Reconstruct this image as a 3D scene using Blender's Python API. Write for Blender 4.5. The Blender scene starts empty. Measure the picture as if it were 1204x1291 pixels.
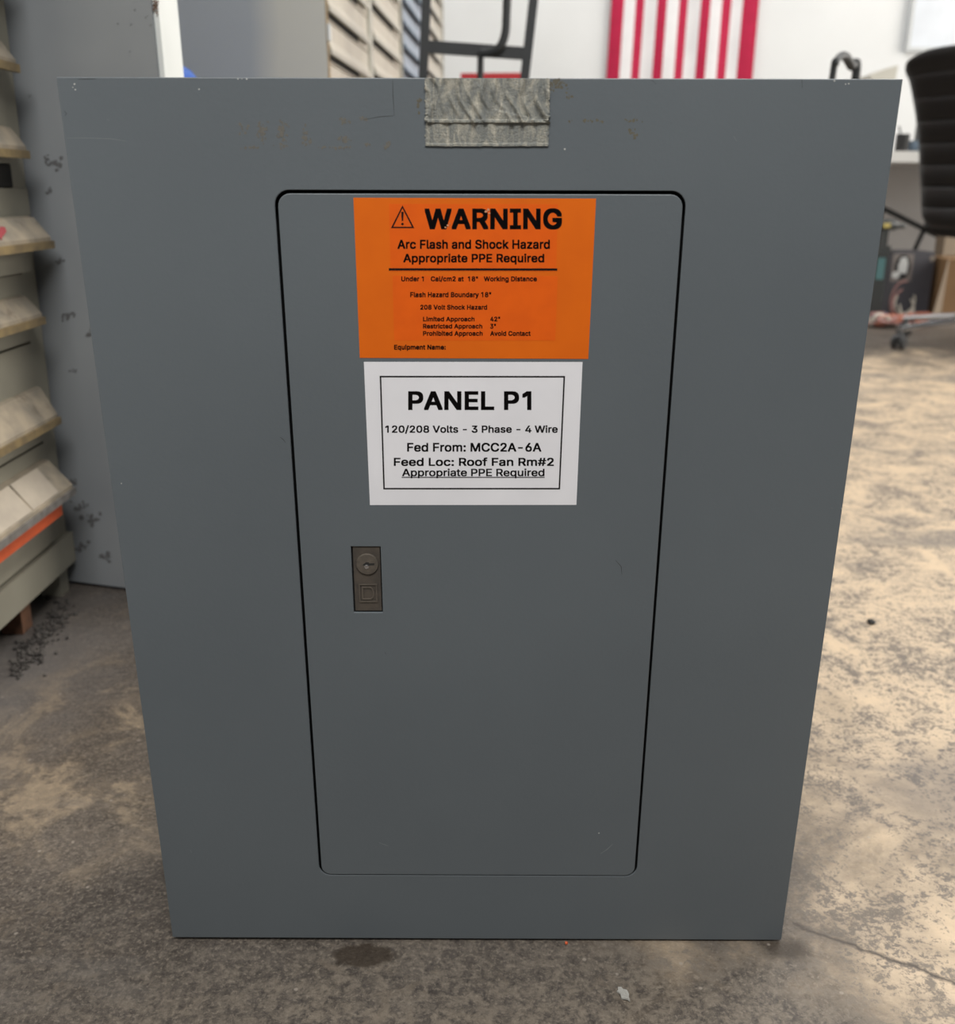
import bpy, bmesh, math, random
from mathutils import Vector, Matrix, noise
from mathutils.geometry import tessellate_polygon
random.seed(7)
R = math.radians
sc = bpy.context.scene
C = sc.collection

# ------------------------------------------------------------------ camera
CAM_H = 0.5950
PITCH = 18.57
FPX = 1206.0
cd = bpy.data.cameras.new('camera'); cam = bpy.data.objects.new('camera', cd); C.objects.link(cam)
cd.sensor_fit = 'HORIZONTAL'; cd.sensor_width = 36.0; cd.lens = 36.0 * FPX / 1204.0
cam.location = (0, 0, CAM_H); cam.rotation_euler = (R(90 - PITCH), 0, 0)
cd.clip_start = 0.02; cd.clip_end = 100
cd.dof.use_dof = True; cd.dof.focus_distance = 0.69; cd.dof.aperture_fstop = 8.0
sc.camera = cam

# ------------------------------------------------------------------ world, lamps, exposure
w = bpy.data.worlds.new('world'); sc.world = w; w.use_nodes = True
w.node_tree.nodes['Background'].inputs[0].default_value = (0.93, 0.97, 1.0, 1)
w.node_tree.nodes['Background'].inputs[1].default_value = 0.10

def area(name, loc, target, sx, sy, power, color):
    l = bpy.data.lights.new(name, 'AREA'); l.shape = 'RECTANGLE'; l.size = sx; l.size_y = sy
    l.energy = power; l.color = color
    o = bpy.data.objects.new(name, l); C.objects.link(o); o.location = loc
    o.rotation_euler = (Vector(target) - Vector(loc)).to_track_quat('-Z', 'Y').to_euler()
    return o
area('daylight_doorway', (5.2, 3.4, 1.7), (0.0, 3.2, 0.4), 4.2, 2.6, 230, (1.0, 0.95, 0.87))
area('ceiling_lamp_back', (1.0, 4.6, 3.3), (1.0, 4.9, 0.0), 3.5, 1.0, 62, (1.0, 0.99, 0.97))
area('fill_light_middle', (1.5, 2.1, 3.0), (0.6, 1.6, 0.0), 1.2, 0.4, 45, (1.0, 0.96, 0.90))  # added fill, unseen: brightens the right floor, deepens the panel's shadow
area('ceiling_lamp_front', (0.1, -0.5, 2.15), (0.0, 0.6, 0.5), 1.4, 0.5, 50, (1.0, 0.99, 0.97))
vs = sc.view_settings
vs.view_transform = 'Standard'; vs.look = 'None'; vs.exposure = 0.0; vs.gamma = 1.0; vs.use_curve_mapping = False

# ------------------------------------------------------------------ measuring helpers
cp, sp = math.cos(R(PITCH)), math.sin(R(PITCH))
def ray(px, py):
    a, b = (px - 602.0) / FPX, (py - 645.5) / FPX
    return Vector((a, cp - b * sp, -sp - b * cp))
O = Vector((0, 0, CAM_H))
def onY(px, py, Y):
    d = ray(px, py); return O + d * (Y / d.y)
def onZ(px, py, Z):
    d = ray(px, py); return O + d * ((Z - CAM_H) / d.z)
def onX(px, py, X):
    d = ray(px, py); return O + d * (X / d.x)

# ------------------------------------------------------------------ materials
def nodes(name):
    m = bpy.data.materials.new(name); m.use_nodes = True
    nt = m.node_tree; b = nt.nodes['Principled BSDF']
    return m, nt, b
def N(nt, t, **k):
    n = nt.nodes.new(t)
    for a, v in k.items(): setattr(n, a, v)
    return n
def ramp(nt, fac, stops):
    r = N(nt, 'ShaderNodeValToRGB'); e = r.color_ramp.elements
    while len(e) < len(stops): e.new(0.5)
    for i, (p, c) in enumerate(stops):
        e[i].position = p; e[i].color = (c[0], c[1], c[2], 1) if hasattr(c, '__len__') else (c, c, c, 1)
    nt.links.new(fac, r.inputs[0]); return r.outputs[0]
def noise_tex(nt, scale, detail=4, rough=0.55, dist=0.0, vec=None):
    n = N(nt, 'ShaderNodeTexNoise'); n.inputs['Scale'].default_value = scale; n.inputs['Detail'].default_value = detail
    n.inputs['Roughness'].default_value = rough; n.inputs['Distortion'].default_value = dist
    nt.links.new(vec, n.inputs['Vector']); return n.outputs[0]
def mixc(nt, fac, a, b):
    m = N(nt, 'ShaderNodeMix', data_type='RGBA')
    if hasattr(fac, 'links') or hasattr(fac, 'is_linked'): nt.links.new(fac, m.inputs[0])
    else: m.inputs[0].default_value = fac
    for v, i in ((a, 6), (b, 7)):
        if hasattr(v, 'is_linked'): nt.links.new(v, m.inputs[i])
        else: m.inputs[i].default_value = (v[0], v[1], v[2], 1)
    return m.outputs[2]
def paint(name, c1, c2=None, scale=6, rough=0.5, metal=0.0, bump=0.0, bscale=200, dirt=None, dirt_scale=14, dirt_lo=0.6, spec=0.5):
    """painted / plain surface: two-tone noise, optional dirt blotches, optional fine bump"""
    m, nt, b = nodes(name)
    tc = N(nt, 'ShaderNodeTexCoord'); v = tc.outputs['Object']
    c2 = c2 or tuple(x * 0.92 for x in c1)
    f = noise_tex(nt, scale, 3, 0.5, 0.0, v)
    r = ramp(nt, f, [(0.35, 0.0), (0.65, 1.0)])
    col = mixc(nt, r, c1, c2)
    if dirt:
        f2 = noise_tex(nt, dirt_scale, 6, 0.65, 0.6, v)
        r2 = ramp(nt, f2, [(dirt_lo, 0.0), (dirt_lo + 0.12, 1.0)])
        col = mixc(nt, r2, col, dirt)
    nt.links.new(col, b.inputs['Base Color'])
    b.inputs['Roughness'].default_value = rough; b.inputs['Metallic'].default_value = metal
    b.inputs['Specular IOR Level'].default_value = spec
    if bump:
        f3 = noise_tex(nt, bscale, 4, 0.6, 0.0, v)
        bp = N(nt, 'ShaderNodeBump'); bp.inputs['Strength'].default_value = bump; bp.inputs['Distance'].default_value = 0.002
        nt.links.new(f3, bp.inputs['Height']); nt.links.new(bp.outputs[0], b.inputs['Normal'])
    return m

M = {}
M['panel'] = paint('panel_grey_paint', (0.108, 0.123, 0.133), (0.100, 0.114, 0.124), 5, 0.42, bump=0.06, bscale=320)
M['panel_dark'] = paint('panel_recess', (0.012, 0.012, 0.013), rough=0.8)
M['black_ink'] = paint('black_ink', (0.009, 0.007, 0.007), rough=0.7, spec=0.1)
M['orange'] = paint('orange_label', (0.66, 0.125, 0.004), (0.62, 0.113, 0.004), 30, 0.5, spec=0.25)
M['orange_over'] = paint('orange_overlay_label', (0.70, 0.105, 0.004), (0.65, 0.095, 0.004), 60, 0.5, spec=0.25)
M['white_label'] = paint('white_label', (0.74, 0.73, 0.75), (0.70, 0.69, 0.71), 20, 0.4)
M['brass_dull'] = paint('aged_nickel', (0.105, 0.087, 0.070), (0.075, 0.064, 0.055), 120, 0.5, metal=0.35)
M['brass_cyl'] = paint('worn_lock_face', (0.17, 0.145, 0.118), (0.13, 0.113, 0.095), 200, 0.38, metal=0.5)
M['chrome'] = paint('chrome', (0.85, 0.85, 0.87), rough=0.12, metal=1.0)
M['residue'] = paint('glue_residue', (0.10, 0.096, 0.083), (0.125, 0.115, 0.096), 400, 0.7)
M['scratch_light'] = paint('scratched_metal', (0.19, 0.205, 0.21), rough=0.5)
M['scratch_dark'] = paint('dark_scratch', (0.035, 0.037, 0.038), rough=0.7)
M['olive'] = paint('cabinet_olive_beige', (0.29, 0.275, 0.22), (0.235, 0.222, 0.178), 8, 0.5, dirt=(0.16, 0.125, 0.085), dirt_scale=9, dirt_lo=0.66)
M['hood'] = paint('worn_drawer_pull', (0.40, 0.335, 0.25), (0.25, 0.22, 0.175), 30, 0.38, dirt=(0.15, 0.12, 0.09), dirt_scale=26, dirt_lo=0.58)
M['lip'] = paint('worn_brass_lip', (0.36, 0.265, 0.13), (0.24, 0.18, 0.10), 50, 0.4, metal=0.4)
M['lip_steel'] = paint('worn_steel_edge', (0.36, 0.34, 0.32), (0.24, 0.22, 0.20), 60, 0.35, metal=0.5)
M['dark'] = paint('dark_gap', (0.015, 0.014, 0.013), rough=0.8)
M['label_paper'] = paint('paper_slip', (0.46, 0.40, 0.32), (0.38, 0.33, 0.27), 25, 0.7)
M['red_mark'] = paint('red_ink', (0.33, 0.05, 0.06), rough=0.7)
M['orange_rust'] = paint('orange_red_paint', (0.62, 0.10, 0.025), (0.5, 0.08, 0.02), 20, 0.6)
M['cream'] = paint('cabinet_cream', (0.58, 0.54, 0.46), (0.50, 0.465, 0.40), 7, 0.45, dirt=(0.3, 0.26, 0.2), dirt_scale=9, dirt_lo=0.72)
M['cream_frame'] = paint('cabinet_cream_frame', (0.44, 0.43, 0.38), (0.40, 0.39, 0.34), 7, 0.4)
M['blue_cab'] = paint('cabinet_blue', (0.36, 0.42, 0.50), (0.31, 0.37, 0.45), 7, 0.45)
M['blue_frame'] = paint('cabinet_blue_frame', (0.06, 0.11, 0.16), (0.05, 0.09, 0.13), 7, 0.4)
M['steel_grey'] = paint('partition_grey', (0.27, 0.285, 0.295), (0.22, 0.235, 0.25), 4, 0.4, dirt=(0.07, 0.06, 0.055), dirt_scale=9, dirt_lo=0.70)
M['white_edge'] = paint('partition_white_edge', (0.72, 0.75, 0.74), (0.66, 0.69, 0.68), 9, 0.45)
M['rust'] = paint('rust', (0.16, 0.075, 0.04), (0.10, 0.05, 0.03), 60, 0.8)
M['blue_drum'] = paint('blue_plastic', (0.03, 0.13, 0.55), rough=0.4)
M['wall'] = paint('white_wall', (0.80, 0.81, 0.81), (0.75, 0.76, 0.76), 1.6, 0.75, bump=0.15, bscale=30)
M['black_metal'] = paint('black_metal', (0.014, 0.017, 0.019), (0.018, 0.021, 0.023), 40, 0.5)
M['rubber'] = paint('black_rubber', (0.02, 0.02, 0.02), rough=0.7)
M['leather'] = paint('black_leather', (0.007, 0.006, 0.007), (0.010, 0.009, 0.009), 90, 0.42, bump=0.2, bscale=160)
M['caster'] = paint('caster_plastic', (0.04, 0.042, 0.045), rough=0.4)
M['desk'] = paint('white_laminate', (0.82, 0.82, 0.80), rough=0.4)
M['flag_red'] = paint('flag_red', (0.50, 0.008, 0.06), (0.44, 0.007, 0.05), 14, 0.8)
M['flag_white'] = paint('flag_white', (0.82, 0.80, 0.81), rough=0.8)
M['flag_blue'] = paint('flag_blue', (0.02, 0.035, 0.14), rough=0.8)
M['board'] = paint('whiteboard', (0.74, 0.78, 0.84), rough=0.25)
M['board_frame'] = paint('whiteboard_frame', (0.55, 0.57, 0.58), rough=0.4, metal=0.3)
M['red_box'] = paint('red_plastic', (0.62, 0.025, 0.035), rough=0.5)
M['dark_box'] = paint('dark_grey_carton', (0.085, 0.085, 0.10), (0.075, 0.075, 0.09), 9, 0.5)
M['taupe'] = paint('carton_print_taupe', (0.22, 0.195, 0.185), rough=0.5)
M['white_print'] = paint('carton_print_white', (0.62, 0.64, 0.64), rough=0.5)
M['black_print'] = paint('carton_print_black', (0.02, 0.02, 0.022), rough=0.5)
M['cardboard'] = paint('cardboard', (0.27, 0.16, 0.075), (0.23, 0.135, 0.065), 8, 0.8)
M['cardboard_pale'] = paint('cardboard_pale', (0.46, 0.37, 0.28), rough=0.8)
M['teal'] = paint('teal_screen', (0.10, 0.22, 0.23), rough=0.3)
M['monitor'] = paint('dark_plastic', (0.05, 0.055, 0.055), rough=0.4)
M['ivory'] = paint('ivory_plastic', (0.62, 0.60, 0.53), rough=0.5)
M['slate'] = paint('slate_blue_ceramic', (0.16, 0.22, 0.29), rough=0.4)
M['yellow'] = paint('yellow_plastic', (0.55, 0.45, 0.14), rough=0.5)
M['pink'] = paint('pink_cable', (0.42, 0.22, 0.20), rough=0.5)
M['coral'] = paint('coral_cable', (0.55, 0.20, 0.13), rough=0.5)
M['pale_cable'] = paint('pale_cable', (0.55, 0.52, 0.45), rough=0.5)
M['navy_cable'] = paint('navy_cable', (0.05, 0.05, 0.13), rough=0.5)
M['debris'] = paint('crumbled_debris', (0.035, 0.031, 0.028), (0.08, 0.072, 0.065), 80, 0.9)
M['scrap'] = paint('paper_scrap', (0.36, 0.35, 0.32), rough=0.8)

def tape_mat():
    m, nt, b = nodes('masking_tape')
    tc = N(nt, 'ShaderNodeTexCoord'); mp = N(nt, 'ShaderNodeMapping'); mp.inputs['Scale'].default_value = (1.0, 1.0, 0.30)
    mp.inputs['Rotation'].default_value = (0, R(10), 0)
    nt.links.new(tc.outputs['Object'], mp.inputs[0])
    f = noise_tex(nt, 120, 8, 0.75, 0.9, mp.outputs[0])
    f2 = noise_tex(nt, 1100, 3, 0.6, 0.0, tc.outputs['Object'])
    c = ramp(nt, f, [(0.36, (0.12, 0.13, 0.125)), (0.46, (0.17, 0.175, 0.16)), (0.54, (0.28, 0.27, 0.225)), (0.66, (0.46, 0.42, 0.34))])
    c = mixc(nt, ramp(nt, f2, [(0.4, 0.0), (0.7, 0.45)]), c, (0.17, 0.165, 0.145))
    nt.links.new(c, b.inputs['Base Color']); b.inputs['Roughness'].default_value = 0.75
    bp = N(nt, 'ShaderNodeBump'); bp.inputs['Strength'].default_value = 0.6; bp.inputs['Distance'].default_value = 0.001
    nt.links.new(f2, bp.inputs['Height']); nt.links.new(bp.outputs[0], b.inputs['Normal'])
    return m
M['tape'] = tape_mat()

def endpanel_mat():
    """cabinet end wall: soft reflection and shade painted in, beige fading to blue-grey"""
    m, nt, b = nodes('cabinet_end_shading')
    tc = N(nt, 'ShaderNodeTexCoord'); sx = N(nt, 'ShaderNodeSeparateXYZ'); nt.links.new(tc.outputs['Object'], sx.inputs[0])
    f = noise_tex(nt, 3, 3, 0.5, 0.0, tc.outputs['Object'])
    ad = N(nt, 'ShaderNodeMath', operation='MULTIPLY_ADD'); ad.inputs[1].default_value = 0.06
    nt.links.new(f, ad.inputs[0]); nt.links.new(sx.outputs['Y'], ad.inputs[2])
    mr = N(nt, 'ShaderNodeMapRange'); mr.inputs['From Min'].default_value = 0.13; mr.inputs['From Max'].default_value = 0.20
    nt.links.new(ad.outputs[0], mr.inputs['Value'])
    c = mixc(nt, mr.outputs[0], (0.56, 0.55, 0.49), (0.36, 0.385, 0.405))  # light gradient across the end wall, put into the colour
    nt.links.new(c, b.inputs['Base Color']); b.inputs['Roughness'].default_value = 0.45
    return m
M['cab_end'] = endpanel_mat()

def floor_mat():
    m, nt, b = nodes('stained_concrete')
    tc = N(nt, 'ShaderNodeTexCoord'); v = tc.outputs['Object']
    sx = N(nt, 'ShaderNodeSeparateXYZ'); nt.links.new(v, sx.inputs[0])
    def m2(op, a, bb, c=None):
        n = N(nt, 'ShaderNodeMath', operation=op)
        for i, x in enumerate((a, bb, c)):
            if x is None: continue
            if hasattr(x, 'is_linked'): nt.links.new(x, n.inputs[i])
            else: n.inputs[i].default_value = x
        return n.outputs[0]
    def blob(cx, cy, rx, ry, soft=0.5, wob=0.35, ns=7):
        dx = m2('DIVIDE', m2('SUBTRACT', sx.outputs['X'], cx), rx); dy = m2('DIVIDE', m2('SUBTRACT', sx.outputs['Y'], cy), ry)
        d = m2('SQRT', m2('ADD', m2('MULTIPLY', dx, dx), m2('MULTIPLY', dy, dy)), 0.0)
        d = m2('ADD', d, m2('MULTIPLY', m2('SUBTRACT', noise_tex(nt, ns, 6, 0.65, 0.4, v), 0.5), wob * 4))
        mr = N(nt, 'ShaderNodeMapRange'); mr.interpolation_type = 'SMOOTHSTEP'
        mr.inputs['From Min'].default_value = 1 + soft; mr.inputs['From Max'].default_value = 1 - soft
        nt.links.new(d, mr.inputs['Value']); return mr.outputs[0]
    big = noise_tex(nt, 2.2, 5, 0.6, 0.5, v)
    mid = noise_tex(nt, 11, 8, 0.68, 0.6, v)
    fine = noise_tex(nt, 85, 8, 0.75, 0.4, v)
    micro = noise_tex(nt, 260, 5, 0.7, 0.3, v)
    grit = noise_tex(nt, 420, 2, 0.6, 0.0, v)
    # grimy grey-brown base
    base = mixc(nt, ramp(nt, mid, [(0.3, 0.0), (0.7, 1.0)]), (0.052, 0.043, 0.036), (0.100, 0.084, 0.071))
    base = mixc(nt, ramp(nt, fine, [(0.46, 0.0), (0.68, 0.8)]), base, (0.17, 0.145, 0.12))
    base = mixc(nt, ramp(nt, micro, [(0.53, 0.0), (0.64, 0.75)]), base, (0.23, 0.195, 0.155))
    base = mixc(nt, ramp(nt, micro, [(0.35, 0.75), (0.47, 0.0)]), base, (0.028, 0.023, 0.020))
    # bare beige concrete: where foot traffic wore the grime away, right of the panel and further back
    worn = mixc(nt, ramp(nt, mid, [(0.35, 0.0), (0.65, 1.0)]), (0.72, 0.555, 0.375), (0.53, 0.425, 0.315))
    speck = ramp(nt, m2('ADD', m2('ADD', m2('MULTIPLY', fine, 0.40), m2('MULTIPLY', mid, 0.30)), m2('MULTIPLY', micro, 0.30)), [(0.495, 0.0), (0.545, 0.9)])
    worn = mixc(nt, speck, worn, (0.15, 0.128, 0.108))
    wm = blob(1.45, 1.70, 1.30, 1.90, 0.18, 0.20, 6)
    wm2 = blob(-0.43, 0.93, 0.20, 0.17, 0.7, 0.55, 9)
    col = mixc(nt, wm, base, worn)
    tan = mixc(nt, ramp(nt, fine, [(0.35, 0.0), (0.65, 1.0)]), (0.21, 0.17, 0.125), (0.36, 0.28, 0.19))
    pat = noise_tex(nt, 10, 9, 0.70, 0.8, v)
    col = mixc(nt, m2('MULTIPLY', m2('MULTIPLY', wm2, 0.9), ramp(nt, pat, [(0.44, 0.12), (0.50, 0.35), (0.56, 1.0)])), col, tan)
    col = mixc(nt, m2('MULTIPLY', ramp(nt, noise_tex(nt, 17, 9, 0.72, 1.2, v), [(0.56, 0.0), (0.63, 1.0)]), m2('SUBTRACT', 0.6, m2('MULTIPLY', wm, 0.6))), col, (0.155, 0.125, 0.095))
    wm3 = blob(0.05, 0.53, 0.40, 0.09, 0.8, 0.5, 12)
    col = mixc(nt, m2('MULTIPLY', m2('MULTIPLY', wm3, 0.6), ramp(nt, fine, [(0.42, 0.0), (0.58, 1.0)])), col, (0.23, 0.19, 0.145))
    # grey cement smears, crossing the beige in bands
    sm = N(nt, 'ShaderNodeMapping'); sm.inputs['Scale'].default_value = (0.6, 2.2, 1); sm.inputs['Rotation'].default_value = (0, 0, R(12)); nt.links.new(v, sm.inputs[0])
    band = noise_tex(nt, 1.9, 6, 0.62, 0.4, sm.outputs[0])
    col = mixc(nt, ramp(nt, band, [(0.56, 0.0), (0.66, 0.6)]), col, (0.19, 0.172, 0.155))
    # dark oily stains
    for s in ((-0.095, 0.628, 0.026, 0.012, 0.2, 0.3, 60), (0.255, 0.634, 0.018, 0.012, 0.5, 0.3, 50)):
        col = mixc(nt, m2('MULTIPLY', blob(*s), 0.85), col, (0.035, 0.024, 0.015))
    col = mixc(nt, m2('MULTIPLY', blob(0.50, 0.86, 0.09, 0.07, 0.8, 0.6, 14), 0.6), col, (0.11, 0.10, 0.10))
    col = mixc(nt, m2('MULTIPLY', blob(-0.62, 1.12, 0.12, 0.2, 0.8, 0.4, 10), 0.6), col, (0.16, 0.15, 0.145))
    # a long fine crack
    c0, c1 = onZ(985, 1160, 0), onZ(1204, 1238, 0); kk = (c1.y - c0.y) / (c1.x - c0.x)
    dl_ = m2('SUBTRACT', sx.outputs['Y'], m2('MULTIPLY_ADD', sx.outputs['X'], kk, c0.y - kk * c0.x))
    dl_ = m2('ABSOLUTE', m2('ADD', dl_, m2('MULTIPLY', m2('SUBTRACT', noise_tex(nt, 28, 5, 0.6, 0.0, v), 0.5), 0.022)), 0.0)
    crk = ramp(nt, dl_, [(0.0004, 1.0), (0.0018, 0.0)])
    col = mixc(nt, m2('MULTIPLY', crk, m2('GREATER_THAN', sx.outputs['X'], 0.27)), col, (0.07, 0.055, 0.045))
    # pale chips
    vo = N(nt, 'ShaderNodeTexVoronoi'); vo.inputs['Scale'].default_value = 38; nt.links.new(v, vo.inputs['Vector'])
    chip = ramp(nt, vo.outputs['Distance'], [(0.045, 1.0), (0.075, 0.0)])
    col = mixc(nt, m2('MULTIPLY', chip, 0.55), col, (0.38, 0.33, 0.28))
    nt.links.new(col, b.inputs['Base Color'])
    nt.links.new(ramp(nt, mid, [(0.3, 0.42), (0.7, 0.62)]), b.inputs['Roughness'])
    b.inputs['Specular IOR Level'].default_value = 0.5
    hh = m2('ADD', m2('MULTIPLY', fine, 0.7), m2('MULTIPLY', grit, 0.3))
    bp = N(nt, 'ShaderNodeBump'); bp.inputs['Strength'].default_value = 0.5; bp.inputs['Distance'].default_value = 0.003
    nt.links.new(hh, bp.inputs['Height']); nt.links.new(bp.outputs[0], b.inputs['Normal'])
    return m
M['floor'] = floor_mat()

# ------------------------------------------------------------------ mesh helpers
def add_box(bm, x0, x1, y0, y1, z0, z1, mat=None, idx=0):
    vs_ = [bm.verts.new((x, y, z)) for x in (x0, x1) for y in (y0, y1) for z in (z0, z1)]
    fs = []
    for q in ((0, 1, 3, 2), (4, 6, 7, 5), (0, 4, 5, 1), (2, 3, 7, 6), (0, 2, 6, 4), (1, 5, 7, 3)):
        f = bm.faces.new([vs_[i] for i in q]); f.material_index = idx; fs.append(f)
    if mat is not None: bmesh.ops.transform(bm, matrix=mat, verts=vs_)
    return vs_
def add_prism(bm, pts, axis, a, b, idx=0):
    """extrude a 2-D outline along axis ('x': pts are (y,z); 'y': (x,z); 'z': (x,y))"""
    def P(p, t):
        return {'x': (t, p[0], p[1]), 'y': (p[0], t, p[1]), 'z': (p[0], p[1], t)}[axis]
    A = [bm.verts.new(P(p, a)) for p in pts]; B = [bm.verts.new(P(p, b)) for p in pts]
    n = len(pts)
    fs = [bm.faces.new(A), bm.faces.new(B[::-1])] + [bm.faces.new((A[i], B[i], B[(i + 1) % n], A[(i + 1) % n])) for i in range(n)]
    for f in fs: f.material_index = idx
    return A + B
def add_tube(bm, pts, r, seg=10, flat=None, closed=False):
    pts = [Vector(p) for p in pts]; rings = []; n = len(pts)
    up = Vector((0.13, 0.21, 0.97)).normalized(); prev = None
    for i, p in enumerate(pts):
        if closed: t = (pts[(i + 1) % n] - pts[i - 1])
        else: t = pts[min(i + 1, n - 1)] - pts[max(i - 1, 0)]
        t.normalize()
        if prev is None: s = t.cross(up).normalized()
        else: s = (prev - t * prev.dot(t)).normalized()
        prev = s; u = t.cross(s)
        ri = r[i] if hasattr(r, '__len__') else r
        rings.append([bm.verts.new(p + (s * math.cos(2 * math.pi * k / seg) + u * math.sin(2 * math.pi * k / seg)) * ri) for k in range(seg)])
    m = n if closed else n - 1
    for i in range(m):
        a, b = rings[i], rings[(i + 1) % n]
        for k in range(seg):
            bm.faces.new((a[k], a[(k + 1) % seg], b[(k + 1) % seg], b[k]))
    if not closed:
        bm.faces.new(rings[0][::-1]); bm.faces.new(rings[-1])
def add_lathe(bm, prof, center=(0, 0, 0), seg=32, rot=None):
    vs_ = []; rings = []
    for (r, z) in prof:
        if r < 1e-6: rings.append([bm.verts.new((0, 0, z))])
        else: rings.append([bm.verts.new((r * math.cos(2 * math.pi * k / seg), r * math.sin(2 * math.pi * k / seg), z)) for k in range(seg)])
        vs_ += rings[-1]
    for a, b in zip(rings, rings[1:]):
        for k in range(seg):
            k2 = (k + 1) % seg
            if len(a) == 1 and len(b) > 1: bm.faces.new((a[0], b[k], b[k2]))
            elif len(b) == 1 and len(a) > 1: bm.faces.new((a[k], b[0], a[k2]))
            elif len(a) > 1: bm.faces.new((a[k], b[k], b[k2], a[k2]))
    mt = Matrix.Translation(center)
    if rot is not None: mt = mt @ rot
    bmesh.ops.transform(bm, matrix=mt, verts=vs_)
def bezier_pts(ctrl, n=10):
    """Catmull-Rom through the control points"""
    P = [Vector(c) for c in ctrl]; P = [P[0] * 2 - P[1]] + P + [P[-1] * 2 - P[-2]]; out = []
    for i in range(1, len(P) - 2):
        for k in range(n):
            t = k / n; a, b, c, d = P[i - 1:i + 3]
            out.append(0.5 * ((2 * b) + (c - a) * t + (2 * a - 5 * b + 4 * c - d) * t * t + (3 * b - a - 3 * c + d) * t ** 3))
    out.append(P[-2]); return out
def obj(name, bm, mats, parent=None, bevel=0.0, smooth=False, seg=2):
    if bevel:
        bmesh.ops.bevel(bm, geom=[e for e in bm.edges if len(e.link_faces) == 2 and e.calc_face_angle(0) > 0.5], offset=bevel, segments=seg, affect='EDGES', profile=0.5, clamp_overlap=True)
    bmesh.ops.recalc_face_normals(bm, faces=bm.faces)
    me = bpy.data.meshes.new(name); bm.to_mesh(me); bm.free()
    if not isinstance(mats, (list, tuple)): mats = [mats]
    for m in mats: me.materials.append(m)
    if smooth:
        for p in me.polygons: p.use_smooth = True
        try: me.set_sharp_from_angle(angle=R(40))
        except Exception: pass
    o = bpy.data.objects.new(name, me); C.objects.link(o)
    if parent is not None: o.parent = parent
    return o
def thing(name, label, cat, loc=(0, 0, 0), rotz=0.0, group=None):
    o = bpy.data.objects.new(name, None); C.objects.link(o); o.empty_display_size = 0.1
    o.location = loc; o.rotation_euler = (0, 0, rotz); o['label'] = label; o['category'] = cat
    if group: o['group'] = group
    return o
def tag(o, label, cat, group=None):
    o['label'] = label; o['category'] = cat
    if group: o['group'] = group
    return o
def new(): return bmesh.new()
def boxo(name, dims, mats, parent=None, bevel=0.0):
    bm = new(); add_box(bm, *dims); return obj(name, bm, mats, parent, bevel)

# ------------------------------------------------------------------ setting
YW = 6.35; XL = -1.35
def struct(o): o['kind'] = 'structure'; return o
struct(boxo('floor', (XL, 6.5, -2.5, YW, -0.05, 0.0), M['floor']))
struct(boxo('wall_back', (XL, 6.5, YW, YW + 0.1, 0.0, 3.6), M['wall']))
struct(boxo('wall_left', (XL - 0.1, XL, -2.5, YW, 0.0, 3.6), M['wall']))

# ------------------------------------------------------------------ the electrical panel
W, H = 0.508, 0.656
ux = Vector((0.9999915, -0.0032098, -0.0025709)).normalized()
vz = Vector((0.0024887, -0.025357, 0.9996754)); vz = (vz - ux * vz.dot(ux)).normalized()
ny = vz.cross(ux).normalized()                       # into the panel (away from the camera)
base = Vector((-0.00064337, 0.64326701, CAM_H - 0.59175902))
PM = Matrix(((ux.x, ny.x, vz.x, base.x), (ux.y, ny.y, vz.y, base.y), (ux.z, ny.z, vz.z, base.z), (0, 0, 0, 1)))
PI_ = PM.inverted()
panel = thing('electrical_panel', 'grey steel breaker panel with orange warning label standing on the floor', 'electrical panel')
panel.matrix_world = PM
oL, = (PI_ @ O,)
def uv(px, py, depth=0.0):
    """pixel of the photograph -> (x, z) on the panel face, in the panel's own coordinates"""
    d = PI_.to_3x3() @ ray(px, py); t = (depth - oL.y) / d.y
    p = oL + d * t; return p.x, p.z

def rrect(x0, x1, z0, z1, r, n=6):
    pts = []
    for cx, cz, a0 in ((x1 - r, z1 - r, 0), (x0 + r, z1 - r, 90), (x0 + r, z0 + r, 180), (x1 - r, z0 + r, 270)):
        for k in range(n + 1):
            a = R(a0 + 90.0 * k / n); pts.append((cx + r * math.cos(a), cz + r * math.sin(a)))
    return pts
def quad_px(cs): return [uv(*c) for c in cs]

dTL, dTR, dBR, dBL = quad_px([(352, 244.5), (862, 244.5), (799.5, 1101), (404.5, 1104.5)])
dx0, dx1 = (dTL[0] + dBL[0]) / 2, (dTR[0] + dBR[0]) / 2
dz1, dz0 = (dTL[1] + dTR[1]) / 2, (dBL[1] + dBR[1]) / 2
T = 0.0018; FL = 0.017
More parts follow.
